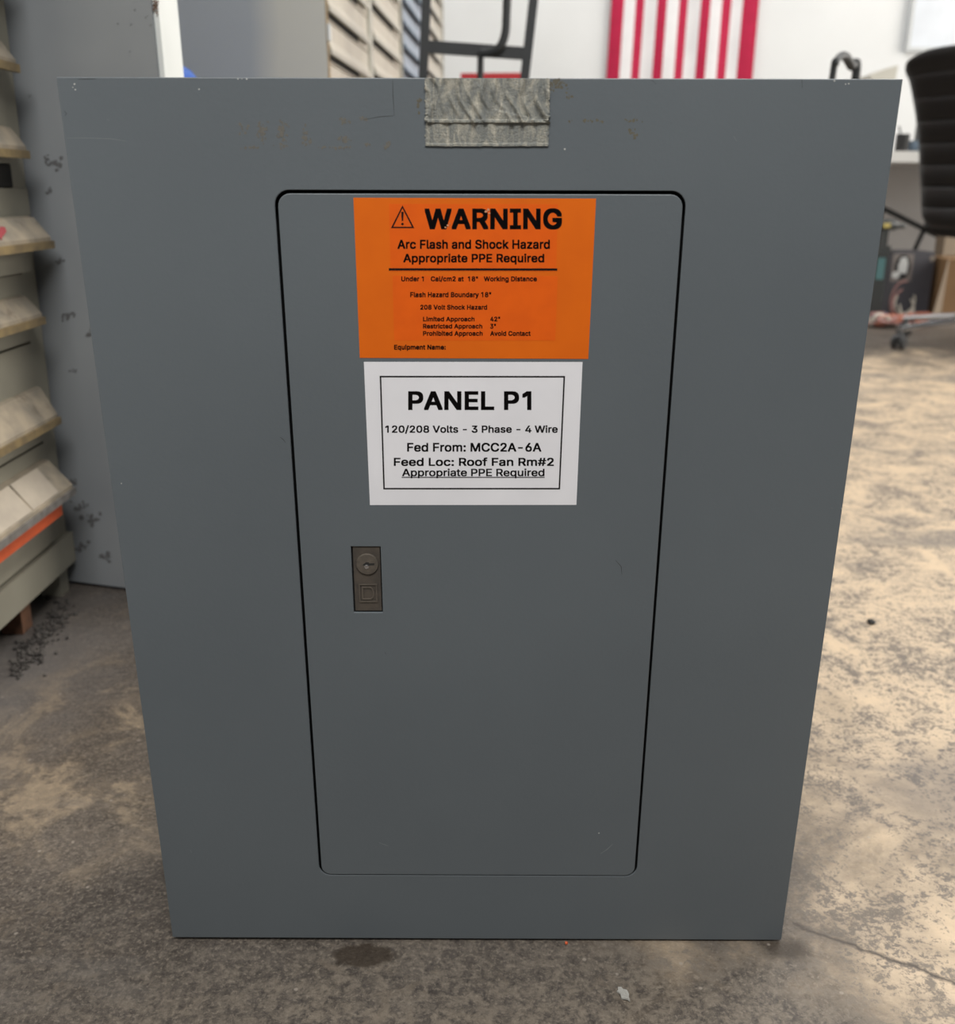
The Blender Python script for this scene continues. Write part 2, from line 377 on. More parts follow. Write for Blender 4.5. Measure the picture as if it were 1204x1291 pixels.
# front cover: sheet with a rounded door opening and a return flange all round
bm = new()
hole = rrect(dx0 - 0.0021, dx1 + 0.0019, dz0 - 0.0011, dz1 + 0.0021, 0.0095)
n = len(hole)
outer = []
for (x, z) in hole:                                  # matching point of each opening point on the outer edge
    cx, cz = (dx0 + dx1) / 2, (dz0 + dz1) / 2
    outer.append((x, z))
def add_ring_sheet(bm, hole, x0, x1, z0, z1, ya, yb):
    hv = {}
    for y in (ya, yb):
        o4 = [bm.verts.new((x, y, z)) for x, z in ((x1, z1), (x0, z1), (x0, z0), (x1, z0))]
        h = [bm.verts.new((x, y, z)) for x, z in hole]; hv[y] = (o4, h)
        q = len(h) // 4
        for c in range(4):
            seg = h[c * q:(c + 1) * q]
            for a, b_ in zip(seg, seg[1:]): bm.faces.new((o4[c], a, b_))
            nx = h[((c + 1) * q) % len(h)]
            bm.faces.new((o4[c], seg[-1], nx, o4[(c + 1) % 4]))
    (oa, ha), (ob, hb) = hv[ya], hv[yb]
    for A, B in ((oa, ob), (ha, hb)):
        for i in range(len(A)): bm.faces.new((A[i], A[(i + 1) % len(A)], B[(i + 1) % len(A)], B[i]))
add_ring_sheet(bm, hole, -W / 2, W / 2, 0, H, 0, T)
e = 0.0015
add_box(bm, -W / 2, -W / 2 + e, T, FL, 0, H); add_box(bm, W / 2 - e, W / 2, T, FL, 0, H)
add_box(bm, -W / 2 + e, W / 2 - e, T, FL, H - e, H); add_box(bm, -W / 2 + e, W / 2 - e, T, FL, 0, e)
cover = obj('front_cover', bm, M['panel'], panel)
bv = cover.modifiers.new('bevel', 'BEVEL'); bv.width = 0.0005; bv.segments = 2; bv.limit_method = 'ANGLE'
# back box, set in from the flange
bx = 0.0085
bm = new(); add_box(bm, -W / 2 + bx, W / 2 - bx, 0.012, 0.145, -0.0018, H - 0.004)
obj('back_box', bm, M['panel_dark'], panel, 0.001)
# door
lTL, lTR, lBR, lBL = quad_px([(442.5, 689), (479.8, 689), (482.8, 772), (446.2, 772)])
lx0, lx1 = (lTL[0] + lBL[0]) / 2, (lTR[0] + lBR[0]) / 2; lz1, lz0 = (lTL[1] + lTR[1]) / 2, (lBL[1] + lBR[1]) / 2
def door_mesh():
    bm = new()
    out = rrect(dx0, dx1, dz0, dz1, 0.0078)
    hol = [(lx1, lz1), (lx0, lz1), (lx0, lz0), (lx1, lz0)]
    q = len(out) // 4; lay = []
    for y in (-0.0004, 0.0018):
        O4 = [bm.verts.new((x, y, z)) for x, z in out]; h4 = [bm.verts.new((x, y, z)) for x, z in hol]; lay.append((O4, h4))
        for c in range(4):
            seg = O4[c * q:(c + 1) * q]
            for a, b_ in zip(seg, seg[1:]): bm.faces.new((h4[c], a, b_))
            bm.faces.new((h4[c], seg[-1], O4[((c + 1) * q) % len(O4)], h4[(c + 1) % 4]))
    for j in (0, 1):
        A, B = lay[0][j], lay[1][j]
        for i in range(len(A)): bm.faces.new((A[i], A[(i + 1) % len(A)], B[(i + 1) % len(A)], B[i]))
    return bm
door = obj('door', door_mesh(), M['panel'], panel)
bv = door.modifiers.new('bevel', 'BEVEL'); bv.width = 0.0005; bv.segments = 2; bv.limit_method = 'ANGLE'
DF = -0.0004                                          # front face of the door

# lock: plate in the cut-out, cylinder, keyway, embossed square emblem
bm = new(); add_box(bm, lx0 - 0.002, lx1 + 0.002, 0.0032, 0.0060, lz0 - 0.002, lz1 + 0.002)
back = obj('lock', bm, M['panel_dark'], panel)
bm = new(); add_box(bm, lx0 + 0.0011, lx1 - 0.0008, 0.0006, 0.0032, lz0 + 0.0012, lz1 - 0.0004)
plate = obj('lock_plate', bm, M['brass_dull'], back, 0.0003)
cx, cz = uv(463, 711.3)
lr = abs(uv(477.3, 711)[0] - uv(448.8, 711)[0]) / 2
ROTX = Matrix.Rotation(R(90), 4, 'X')
bm = new(); add_lathe(bm, [(0, 0.0), (lr, 0.0), (lr, 0.0008), (lr * 0.95, 0.0014), (lr * 0.90, 0.00145), (0, 0.00145)], (cx, 0.0008, cz), 40, ROTX)
cyl = obj('lock_cylinder', bm, M['brass_cyl'], back, smooth=True)
bm = new(); kw = lr * 0.5
add_prism(bm, [(cx - 0.42 * lr, cz - 0.06 * lr), (cx - 0.1 * lr, cz + 0.22 * lr), (cx + 0.12 * lr, cz + 0.22 * lr), (cx + 0.2 * lr, cz + 0.12 * lr), (cx + 0.66 * lr, cz + 0.12 * lr), (cx + 0.62 * lr, cz - 0.06 * lr), (cx + 0.1 * lr, cz - 0.1 * lr), (cx - 0.2 * lr, cz - 0.1 * lr)], 'y', -0.00072, 0.0)
obj('keyway', bm, M['dark'], back)
bm = new(); add_lathe(bm, [(0, 0), (lr * 0.22, 0), (lr * 0.18, 0.0005), (0, 0.0007)], (cx - 0.05 * lr, -0.0006, cz - 0.24 * lr), 16, ROTX)
obj('key_pin', bm, M['chrome'], back, smooth=True)
def frame_prism(bm, x0, x1, z0, z1, t, ya, yb):
    add_box(bm, x0, x1, ya, yb, z1 - t, z1); add_box(bm, x0, x1, ya, yb, z0, z0 + t)
    add_box(bm, x0, x0 + t, ya, yb, z0 + t, z1 - t); add_box(bm, x1 - t, x1, ya, yb, z0 + t, z1 - t)
ea, eb = uv(452, 736.5), uv(476, 759.5)
bm = new(); t_ = 0.0009
frame_prism(bm, ea[0], eb[0], eb[1], ea[1], t_, 0.0000, 0.0010)
g = 0.0022
x0_, x1_, z0_, z1_ = ea[0] + g, eb[0] - g, eb[1] + g, ea[1] - g     # letter D in the square
add_box(bm, x0_, x0_ + t_, 0.0, 0.001, z0_, z1_)
Dp = [(x0_ + t_, z1_)] + [(x1_ - 0.003 + 0.003 * math.sin(R(a)), (z0_ + z1_) / 2 + (z1_ - z0_) / 2 * math.cos(R(a))) for a in range(0, 181, 15)] + [(x0_ + t_, z0_)]
inn = [(x0_ + t_, z1_ - t_)] + [(x1_ - 0.003 + (0.003 - t_) * math.sin(R(a)), (z0_ + z1_) / 2 + ((z1_ - z0_) / 2 - t_) * math.cos(R(a))) for a in range(0, 181, 15)] + [(x0_ + t_, z0_ + t_)]
for i in range(len(Dp) - 1): add_prism(bm, [Dp[i], Dp[i + 1], inn[i + 1], inn[i]], 'y', 0.0, 0.001)
obj('emblem', bm, M['brass_cyl'], back)

# ---- stickers with lettering
def sticker(name, cs, mat, y0, th=0.00015, parent=None):
    bm = new(); add_prism(bm, quad_px(cs), 'y', y0 - th, y0); return obj(name, bm, mat, parent or panel)
GLYPHS = {
' ': [188,[]],
'"': [321,[[78,318,70,509,136,509,128,318],[193,318,185,509,250,509,243,318]]],
'#': [440,[[242,0,326,509,377,509,294,0],[10,140,19,192,400,192,391,140],[64,0,147,509,198,509,115,0],[40,316,49,368,429,368,421,316]]],
'-': [453,[[337,244,337,188,114,188,114,244]]],
'/': [249,[[235,533,71,-76,14,-76,178,533]]],
'0': [453,[[227,-7,199,-5,174,1,151,11,130,24,111,41,95,62,80,86,69,113,60,144,53,178,49,214,48,254,49,294,53,330,60,364,69,395,81,422,95,447,112,467,130,484,151,498,174,508,200,514,227,516,254,514,279,508,302,498,323,484,342,467,358,447,372,422,384,395,393,364,400,330,404,294,405,254,404,214,400,178,393,144,384,113,373,86,359,62,342,41,323,24,302,11,279,1,254,-5],[227,50,245,51,261,56,276,63,290,74,303,87,313,103,323,122,330,144,336,168,340,194,343,223,344,254,343,285,340,314,336,341,330,365,323,387,313,405,303,422,290,435,276,446,261,453,245,458,227,460,209,458,192,453,177,446,163,435,151,422,140,405,131,387,123,365,117,341,113,314,110,285,109,254,110,223,113,194,117,168,123,144,131,122,140,103,151,87,163,74,177,63,192,56,209,51]]],
'1': [453,[[76,0,76,55,391,55,391,0],[276,509,276,0,212,0,212,448,209,448,86,358,86,427,198,509]]],
'2': [453,[[64,0,64,47,234,229,282,282,291,294,299,305,305,316,311,327,315,337,318,348,320,360,320,371,319,385,317,397,313,408,308,419,301,428,293,436,283,443,273,449,262,454,250,457,237,459,224,460,209,459,196,457,184,453,172,447,162,441,153,433,145,424,139,413,134,402,130,390,128,376,127,362,66,362,67,384,71,405,77,424,86,442,98,459,111,473,126,486,143,496,162,505,182,511,203,514,225,516,247,514,268,511,288,505,306,497,323,486,337,474,350,461,361,445,370,428,376,411,380,392,381,372,380,358,378,345,375,331,371,318,365,304,357,290,347,275,336,259,322,241,306,223,288,202,267,180,153,60,153,57,389,57,389,0]]],
'3': [453,[[218,-7,195,-6,173,-3,152,2,133,10,114,19,98,30,83,43,70,57,60,74,52,91,46,111,44,132,109,132,111,119,115,107,120,97,126,87,134,78,144,71,154,64,165,59,178,55,191,52,204,50,219,50,234,51,248,53,262,56,275,61,287,67,297,74,307,83,315,93,321,104,325,116,328,130,329,145,328,158,326,172,322,184,316,196,308,207,299,217,288,226,275,234,260,240,242,244,223,247,201,248,157,248,157,299,288,448,288,452,70,452,70,509,372,509,372,461,211,278,211,289,239,290,264,288,287,284,308,276,327,265,344,253,359,239,371,222,381,205,387,186,392,166,393,145,392,123,387,103,380,84,370,66,358,50,344,36,327,23,309,12,288,4,266,-2,243,-6]]],
'4': [453,[[40,105,40,158,247,509,311,509,109,166,109,163,413,163,413,105],[282,0,282,121,282,146,282,318,343,318,343,0]]],
'6': [453,[[226,-7,203,-5,182,-1,161,5,142,15,125,26,109,40,96,56,84,74,75,94,69,115,65,138,64,162,65,180,68,199,73,219,80,239,89,261,102,285,118,311,137,340,252,509,322,509,151,261,145,261,165,288,196,307,205,310,214,312,224,314,235,314,257,313,278,309,298,303,316,295,332,284,346,271,359,257,370,240,378,221,384,201,388,180,389,157,388,134,384,112,377,92,368,73,356,55,343,39,327,26,310,14,291,5,271,-2,249,-6],[226,48,241,49,254,52,267,56,279,63,289,70,299,79,307,90,314,101,320,114,324,128,327,142,327,157,327,173,324,187,320,201,314,213,307,225,299,235,289,244,279,251,267,258,254,262,241,264,226,265,212,264,198,262,186,258,174,252,163,244,153,235,145,225,138,214,132,201,128,188,126,174,125,158,126,143,128,128,132,114,138,102,145,90,153,79,163,70,174,63,186,56,198,52,212,49]]],
'8': [453,[[226,-7,201,-6,178,-2,156,3,136,11,117,21,101,33,86,47,74,62,64,78,57,96,53,115,52,135,53,151,55,166,59,181,65,195,72,208,81,220,90,231,101,241,113,249,125,256,139,261,153,265,153,267,135,273,119,282,105,293,93,308,83,324,76,342,72,360,70,380,72,399,75,417,82,434,90,450,101,464,114,477,129,488,146,498,164,506,184,511,204,514,226,516,248,514,269,511,288,506,306,498,323,488,337,477,350,464,361,450,370,434,377,417,380,399,382,380,380,361,376,342,369,324,359,308,347,293,333,282,318,273,300,267,300,265,314,261,327,256,339,249,351,241,362,231,372,220,380,208,387,195,393,181,397,166,400,151,401,135,399,115,395,96,388,78,378,62,366,47,352,33,335,21,317,11,296,3,275,-2,251,-6],[226,49,243,50,258,52,272,55,285,60,296,66,307,74,315,82,323,91,329,102,333,113,336,126,337,139,336,152,333,165,329,177,322,189,314,199,305,208,295,216,283,223,270,228,256,232,242,234,226,235,211,234,196,232,182,228,169,223,157,216,147,208,138,199,130,189,123,177,119,165,116,152,115,139,116,126,119,113,123,102,129,91,136,82,145,74,156,66,167,60,180,55,195,52,210,50],[226,290,239,290,252,292,263,296,274,300,284,306,293,313,300,321,307,330,312,341,316,351,318,363,319,376,318,388,316,399,313,410,308,420,301,429,294,437,285,444,275,449,264,454,252,457,240,459,226,460,213,459,200,457,188,454,177,449,167,444,159,437,151,429,145,420,139,410,136,399,134,388,133,376,134,363,136,351,139,341,145,330,151,321,159,313,168,306,178,300,189,296,201,292,213,290]]],
':': [188,[[95,-4,86,-4,78,-1,70,3,63,9,57,16,53,24,50,32,50,41,50,50,53,59,57,66,63,73,70,79,78,83,86,86,95,87,104,86,113,83,121,79,128,73,134,66,138,59,140,50,141,41,140,32,138,24,134,16,128,9,121,3,113,-1,104,-4],[95,271,86,272,78,274,70,278,63,284,57,291,53,299,50,307,50,316,50,325,53,334,57,342,63,349,70,354,78,359,86,361,95,362,104,361,113,359,121,354,128,349,134,342,138,334,140,325,141,316,140,307,138,299,134,291,128,284,121,278,113,274,104,272]]],
'A': [480,[[16,0,201,509,276,509,463,0,395,0,287,302,264,372,232,478,245,478,213,371,191,302,85,0],[110,142,110,199,370,199,370,142]]],
'B': [456,[[60,0,60,509,241,509,266,508,289,504,310,499,329,491,345,481,359,469,371,456,381,442,388,426,394,410,397,392,398,374,397,358,395,344,392,331,387,320,380,310,373,301,365,293,356,286,347,280,336,275,326,270,315,267,315,262,327,261,339,257,351,252,363,245,374,237,385,227,394,216,402,203,409,189,414,173,417,155,418,136,417,117,413,100,408,83,400,67,390,52,377,39,362,28,344,18,324,10,301,4,275,1,247,0],[125,57,245,57,272,58,296,63,315,70,330,80,341,92,349,105,354,120,355,137,355,149,352,161,348,173,342,184,335,194,327,203,317,211,306,218,293,224,279,228,264,230,248,231,125,231],[125,285,238,285,252,286,265,288,277,291,288,296,299,302,308,309,316,317,323,326,329,337,333,348,335,359,336,372,334,388,330,403,323,417,313,429,299,439,283,446,263,450,240,452,125,452]]],
'C': [510,[[267,-7,235,-5,205,1,177,11,150,25,126,42,104,63,86,88,70,115,57,146,48,179,42,215,40,254,42,293,48,329,57,362,70,393,86,421,104,445,126,466,150,484,177,498,205,508,235,514,267,516,286,515,305,513,323,509,340,504,357,498,373,490,388,481,402,471,415,460,427,447,438,433,448,418,456,402,463,385,469,367,473,348,408,348,405,361,401,373,395,384,389,395,382,404,375,413,366,421,357,428,348,435,337,440,327,445,315,449,304,452,292,454,280,455,267,456,245,454,223,450,203,443,184,432,166,419,150,403,137,385,125,364,116,340,109,314,105,285,103,254,105,223,109,194,116,168,125,145,137,123,151,105,166,89,184,76,203,66,223,59,245,54,267,53,280,53,292,55,304,57,315,60,327,64,337,69,348,74,357,81,366,88,375,96,382,105,389,114,395,125,401,136,405,148,408,160,473,160,469,142,463,124,457,107,448,91,438,76,428,62,416,49,402,38,388,28,373,19,357,11,341,5,323,0,305,-4,286,-6]]],
'D': [502,[[219,0,96,0,96,57,215,57,244,58,272,63,296,70,318,81,337,94,354,110,368,128,379,149,388,172,394,198,398,226,399,255,398,285,394,312,388,337,379,361,368,381,354,399,338,415,320,428,299,438,275,446,249,450,221,452,93,452,93,509,225,509,261,507,294,501,325,492,353,478,377,461,399,441,418,418,433,391,446,361,455,329,460,293,462,255,460,217,455,181,446,149,433,119,417,92,398,68,376,48,351,31,322,17,291,8,256,2],[125,509,125,0,60,0,60,509]]],
'E': [419,[[60,0,60,509,372,509,372,452,125,452,125,286,355,286,355,229,125,229,125,57,375,57,375,0]]],
'F': [410,[[60,0,60,509,369,509,369,452,125,452,125,278,346,278,346,221,125,221,125,0]]],
'G': [520,[[269,-7,236,-5,205,1,176,11,149,25,125,43,104,64,85,88,69,116,57,146,47,179,42,215,40,254,42,293,47,329,57,362,69,393,85,421,103,445,125,466,149,484,175,498,203,508,233,514,265,516,285,515,304,513,322,509,340,504,358,497,374,489,389,480,403,469,416,458,429,445,439,431,449,416,458,401,465,384,470,367,474,349,408,349,404,361,399,372,393,383,387,393,380,403,373,411,365,420,356,427,347,434,337,439,326,444,315,448,304,452,291,454,279,455,265,456,243,454,222,450,202,443,183,432,166,419,150,404,137,385,125,364,116,340,109,314,105,285,103,254,105,223,109,194,116,168,125,145,137,124,151,105,166,90,184,76,203,66,224,59,246,54,269,53,290,54,309,57,328,63,345,71,360,81,374,93,386,107,396,123,404,141,410,160,414,180,415,202,434,199,283,199,283,256,478,256,478,200,476,170,471,141,463,115,451,91,436,69,419,50,399,33,377,19,352,8,326,0,298,-5]]],
'H': [517,[[60,0,60,509,125,509,125,289,392,289,392,509,457,509,457,0,392,0,392,232,125,232,125,0]]],
'I': [300,[[31,0,31,57,118,57,118,452,31,452,31,509,269,509,269,452,183,452,183,57,269,57,269,0]]],
'L': [393,[[60,0,60,509,125,509,125,57,361,57,361,0]]],
'M': [628,[[60,0,60,509,152,509,277,187,287,159,299,123,311,84,322,49,307,49,318,83,330,121,342,158,352,187,476,509,568,509,568,0,504,0,504,291,504,327,505,369,506,413,507,457,513,457,498,409,482,363,467,322,456,291,342,0,286,0,170,291,159,321,145,361,129,408,112,457,119,457,120,416,121,372,122,328,122,291,122,0]]],
'N': [523,[[60,0,60,509,136,509,343,183,363,151,388,107,414,55,405,54,401,108,399,157,399,195,399,509,463,509,463,0,387,0,202,290,177,331,148,381,108,452,119,454,122,384,124,328,125,291,125,0]]],
'P': [445,[[60,0,60,509,235,509,263,507,289,503,312,497,332,487,350,476,366,462,379,447,390,430,398,411,404,391,407,370,409,348,407,325,404,304,398,284,390,265,379,248,366,233,350,219,332,207,312,198,289,191,263,187,235,186,125,186,125,0],[233,242,252,243,269,246,284,250,297,256,308,264,318,272,327,282,333,294,338,306,342,319,344,333,344,348,344,362,342,376,338,389,333,402,326,413,318,423,308,431,297,439,284,444,268,449,251,451,232,452,125,452,125,242]]],
'R': [449,[[60,0,60,509,236,509,264,507,290,504,313,497,333,489,351,478,367,465,380,450,390,433,399,415,405,395,408,374,409,352,408,330,405,309,399,290,390,271,380,255,367,240,351,228,333,217,312,209,289,203,264,199,236,198,125,198,125,0],[234,255,252,256,269,258,284,262,298,267,309,273,319,281,327,290,334,300,339,312,342,324,344,338,345,352,344,367,342,380,339,393,334,405,327,415,319,425,309,433,298,440,284,445,269,449,252,451,233,452,125,452,125,255],[353,0,230,229,303,229,428,0]]],
'S': [447,[[224,-9,197,-8,172,-4,149,1,128,9,108,19,91,31,76,45,64,60,54,77,46,96,41,115,38,137,104,137,107,123,110,110,116,98,123,88,132,79,142,71,154,64,166,59,180,55,194,52,209,50,224,49,241,50,257,52,272,55,286,60,299,66,311,74,321,82,329,92,336,102,341,114,345,126,346,139,345,151,342,161,338,171,332,179,325,186,316,193,307,199,296,205,245,222,184,239,154,249,128,260,105,274,86,289,71,307,60,326,54,348,52,372,53,393,58,413,65,431,75,448,87,463,102,476,119,488,138,498,158,506,180,511,203,514,227,516,252,514,275,511,296,505,316,498,334,488,351,476,365,463,377,449,387,433,394,415,399,397,401,378,337,378,334,396,326,412,316,426,302,437,286,447,267,453,247,457,225,459,209,458,194,456,180,452,167,448,156,442,145,435,136,427,129,418,123,409,118,398,116,387,115,376,116,363,119,352,124,342,131,334,139,326,148,319,158,313,169,308,212,293,264,279,312,264,324,258,336,252,347,245,359,238,369,229,379,220,387,209,395,198,401,185,405,171,407,155,408,139,407,118,403,99,396,81,386,64,374,48,360,34,343,21,323,11,302,2,278,-4,252,-8]]],
'U': [517,[[259,-8,230,-7,203,-2,177,5,154,15,133,28,114,43,98,60,85,80,74,101,66,124,62,148,60,173,60,509,124,509,124,178,125,160,128,144,133,128,141,113,150,99,160,87,173,77,187,68,203,61,220,56,239,53,259,52,279,53,298,56,315,61,331,68,345,77,357,87,368,99,377,113,384,128,389,144,392,160,393,178,393,509,457,509,457,173,456,148,451,124,443,101,433,80,419,60,403,43,384,28,363,15,340,5,315,-2,288,-7]]],
'V': [480,[[204,0,16,509,84,509,192,206,215,137,248,31,235,31,267,138,290,206,395,509,463,509,278,0]]],
'W': [686,[[155,0,16,509,82,509,163,196,175,145,187,94,197,40,189,40,200,94,211,145,224,196,306,509,380,509,462,196,474,145,486,94,497,40,488,40,499,94,510,145,523,196,603,509,670,509,530,0,455,0,368,323,351,391,336,475,350,475,335,395,318,323,230,0]]],
'a': [389,[[160,-9,142,-8,126,-5,110,-1,94,5,80,12,68,22,57,32,48,45,40,58,35,73,31,90,30,108,31,123,34,138,38,150,43,161,50,171,58,179,67,187,78,193,89,199,100,203,112,207,125,211,178,220,234,227,265,235,276,255,276,257,275,268,273,279,271,288,267,297,262,304,256,311,248,317,240,322,230,326,220,329,208,330,196,331,183,330,171,329,159,326,149,322,118,301,100,274,41,291,48,308,57,322,67,335,79,346,91,355,104,364,118,370,133,375,148,379,163,382,179,384,194,384,239,379,251,376,263,372,275,367,286,360,296,353,306,343,315,333,322,320,329,306,333,290,336,272,337,251,337,0,277,0,277,52,272,52,252,25,244,18,236,12,226,6,215,1,203,-3,190,-6,176,-8],[170,45,187,46,202,49,216,53,228,59,239,66,248,74,257,83,263,93,269,104,272,115,275,126,276,138,276,190,259,182,231,176,200,171,175,168,134,159,125,155,117,150,110,145,103,139,98,132,95,124,93,115,92,105,92,95,94,87,98,79,102,72,107,66,114,61,121,56,130,52,139,49,149,47,159,46]]],
'b': [424,[[229,-8,213,-7,198,-5,184,-1,172,4,162,10,153,17,145,24,138,31,118,59,112,59,112,0,53,0,53,509,114,509,114,319,118,319,137,346,144,353,152,360,161,367,171,373,183,378,197,381,212,384,229,384,252,383,274,378,294,371,313,361,330,347,345,332,359,313,370,293,379,270,385,245,389,218,390,189,389,160,385,133,379,108,370,84,359,64,346,45,330,29,313,16,294,5,274,-2,252,-7],[220,47,237,48,253,51,267,57,279,66,291,76,301,88,309,101,316,117,321,133,325,151,327,170,328,189,327,209,325,227,321,245,316,261,309,276,301,290,291,301,280,311,267,319,253,325,237,329,220,330,203,329,188,325,174,320,161,312,150,302,140,291,132,278,125,263,120,247,116,229,113,210,113,189,113,169,116,150,120,132,125,115,132,100,140,86,150,75,162,65,174,57,188,51,204,48]]],
'c': [396,[[207,-8,182,-7,159,-2,137,6,117,16,98,30,82,46,68,64,56,85,46,108,40,133,36,159,34,187,36,216,40,243,46,268,56,291,68,312,82,330,98,346,117,360,137,371,159,378,182,383,207,384,221,384,234,383,247,380,260,377,272,373,284,368,295,362,305,356,315,349,324,341,332,332,340,322,347,312,353,301,358,289,362,277,303,262,290,289,270,311,242,325,207,330,189,329,173,325,158,319,145,310,134,300,124,287,115,274,108,258,103,242,99,224,97,206,96,187,97,169,99,151,103,134,108,117,115,102,124,89,134,76,145,66,158,57,173,51,189,48,207,46,243,52,271,66,292,89,304,117,363,102,359,90,354,78,348,67,341,56,334,46,325,37,316,29,306,21,296,15,285,9,273,4,261,-1,248,-4,235,-6,221,-8]]],
'd': [424,[[195,-8,172,-7,151,-2,130,5,111,16,94,29,79,45,66,64,55,84,46,108,39,133,35,160,34,189,35,218,39,245,46,270,55,293,66,313,79,332,95,347,112,361,131,371,151,378,173,383,196,384,213,384,228,381,241,378,253,373,263,367,272,360,280,353,287,346,306,319,311,319,311,509,372,509,372,0,313,0,313,59,307,59,287,31,280,24,272,17,263,10,252,4,241,-1,227,-5,212,-7],[205,47,221,48,236,51,250,57,263,65,274,75,284,86,293,100,299,115,305,132,309,150,311,169,312,189,311,210,309,229,305,247,300,263,293,278,284,291,275,302,263,312,251,320,237,325,221,329,205,330,187,329,172,325,157,319,145,311,133,301,124,290,115,276,108,261,103,245,99,227,97,209,96,189,97,170,99,151,103,133,109,117,115,101,124,88,134,76,145,66,158,57,172,51,188,48]]],
'e': [404,[[212,-8,185,-7,161,-2,138,6,117,16,98,30,82,46,68,64,56,85,46,108,40,132,35,159,34,187,35,215,39,242,46,267,55,290,67,311,81,329,97,346,115,359,135,370,157,378,180,383,205,384,221,384,236,382,251,379,266,374,280,368,294,361,307,351,319,341,331,329,341,315,350,299,357,282,363,263,368,242,370,219,371,194,371,169,75,169,75,221,338,221,310,202,309,220,307,237,303,254,298,269,291,282,283,294,273,305,263,314,250,321,237,326,222,329,205,330,189,329,173,326,159,321,146,313,135,304,125,294,116,282,109,270,103,256,99,241,97,226,96,211,96,178,97,157,100,139,104,122,110,106,118,92,128,80,139,70,151,61,165,55,179,50,195,47,212,46,224,47,234,48,244,50,254,53,263,56,271,61,278,66,285,73,292,80,297,88,302,96,306,105,365,91,360,77,353,63,345,51,335,39,324,29,311,19,298,11,283,4,266,-1,249,-5,231,-7]]],
'f': [254,[[228,379,228,327,6,327,6,379],[81,0,81,432,82,447,84,461,89,474,96,486,104,496,113,505,124,513,135,519,148,524,161,527,174,529,187,530,222,527,243,521,227,468,215,472,195,474,182,473,171,470,162,466,154,460,149,452,145,443,142,431,142,419,142,0]]],
'g': [425,[[207,-151,187,-150,168,-148,150,-144,134,-140,119,-134,105,-127,93,-119,82,-110,73,-101,64,-91,57,-80,51,-69,101,-41,122,-66,128,-72,136,-78,145,-83,154,-88,165,-92,178,-95,192,-97,207,-97,229,-96,249,-92,267,-85,282,-75,295,-62,304,-47,310,-28,311,-6,311,68,306,68,287,41,280,34,272,28,263,21,252,16,241,11,227,8,212,5,195,5,173,6,152,10,132,17,113,27,95,39,80,53,67,71,55,90,46,112,39,136,35,163,34,191,35,220,39,246,46,271,55,293,66,314,80,332,95,347,112,361,131,371,152,378,173,383,196,384,213,384,228,382,242,378,253,373,264,367,273,360,281,353,288,346,308,319,313,319,313,379,372,379,372,-9,371,-32,367,-54,360,-73,350,-90,338,-104,324,-117,308,-127,291,-136,271,-142,251,-147,229,-150],[205,59,222,60,237,63,251,68,264,75,275,84,285,95,293,107,300,121,305,137,309,154,312,172,312,193,312,212,309,231,305,248,300,264,293,278,285,291,275,303,264,312,251,320,237,325,222,329,205,330,188,329,172,325,158,320,145,312,134,302,124,290,115,277,109,262,103,246,99,229,97,212,96,193,97,173,99,155,103,138,109,123,116,108,124,96,134,85,145,76,158,68,172,63,188,60]]],
'h': [410,[[114,227,114,0,53,0,53,509,114,509,114,287,102,287,112,312,124,332,137,349,152,362,169,372,187,379,207,383,227,384,246,383,264,380,280,376,295,369,309,360,321,349,332,336,341,321,348,304,353,285,356,264,357,240,357,0,296,0,296,235,295,256,290,275,283,291,273,304,260,315,246,323,229,328,210,329,197,328,184,326,172,322,161,317,150,311,141,303,133,293,126,283,121,271,117,257,114,243]]],
'i': [167,[[53,0,53,379,114,379,114,0],[84,443,75,444,67,446,60,449,54,455,48,461,44,468,42,475,41,483,42,491,44,499,48,506,54,512,60,517,67,521,75,523,84,524,92,523,100,521,107,517,114,512,119,506,123,499,126,491,126,483,126,475,123,468,119,461,114,455,107,449,100,446,92,444]]],
'k': [381,[[110,137,110,212,121,212,284,379,360,379,184,199,177,199],[53,0,53,509,114,509,114,0],[294,0,148,186,191,229,372,0]]],
'l': [189,[[139,-2,119,-1,101,3,86,10,74,20,65,33,58,47,54,65,53,84,53,509,114,509,114,99,114,87,115,77,117,68,120,62,124,58,130,54,137,53,146,52,160,53,170,54,181,3,162,-1]]],
'm': [610,[[53,0,53,379,112,379,112,295,108,295,112,310,118,323,125,335,132,346,141,355,151,363,161,370,172,376,183,380,195,384,207,386,219,386,239,385,257,380,273,372,287,361,299,347,309,331,316,314,321,295,312,295,317,308,322,321,329,332,337,343,347,353,357,361,368,369,381,375,394,380,407,383,422,385,437,386,453,385,468,383,483,378,497,372,510,364,522,354,532,342,541,328,548,313,553,296,556,276,557,255,557,0,496,0,496,254,494,273,490,289,483,302,473,313,460,321,447,326,433,329,419,330,406,330,395,328,384,324,374,320,365,314,358,307,351,299,345,290,341,280,338,270,336,259,335,247,335,0,274,0,274,260,273,275,269,288,262,301,253,311,242,320,229,326,215,329,199,330,188,330,178,328,168,325,158,320,148,314,140,307,132,299,126,289,121,278,117,266,114,253,114,238,114,0]]],
'n': [410,[[114,227,114,0,53,0,53,379,112,379,112,287,102,287,112,312,124,332,137,349,152,362,169,372,187,379,207,383,227,384,246,383,264,380,280,376,295,369,309,360,321,349,332,336,341,321,348,304,353,285,356,264,357,240,357,0,296,0,296,235,295,256,290,275,283,291,273,304,260,315,246,323,229,328,210,329,197,328,184,326,172,322,161,317,150,311,141,303,133,293,126,283,121,271,117,257,114,243]]],
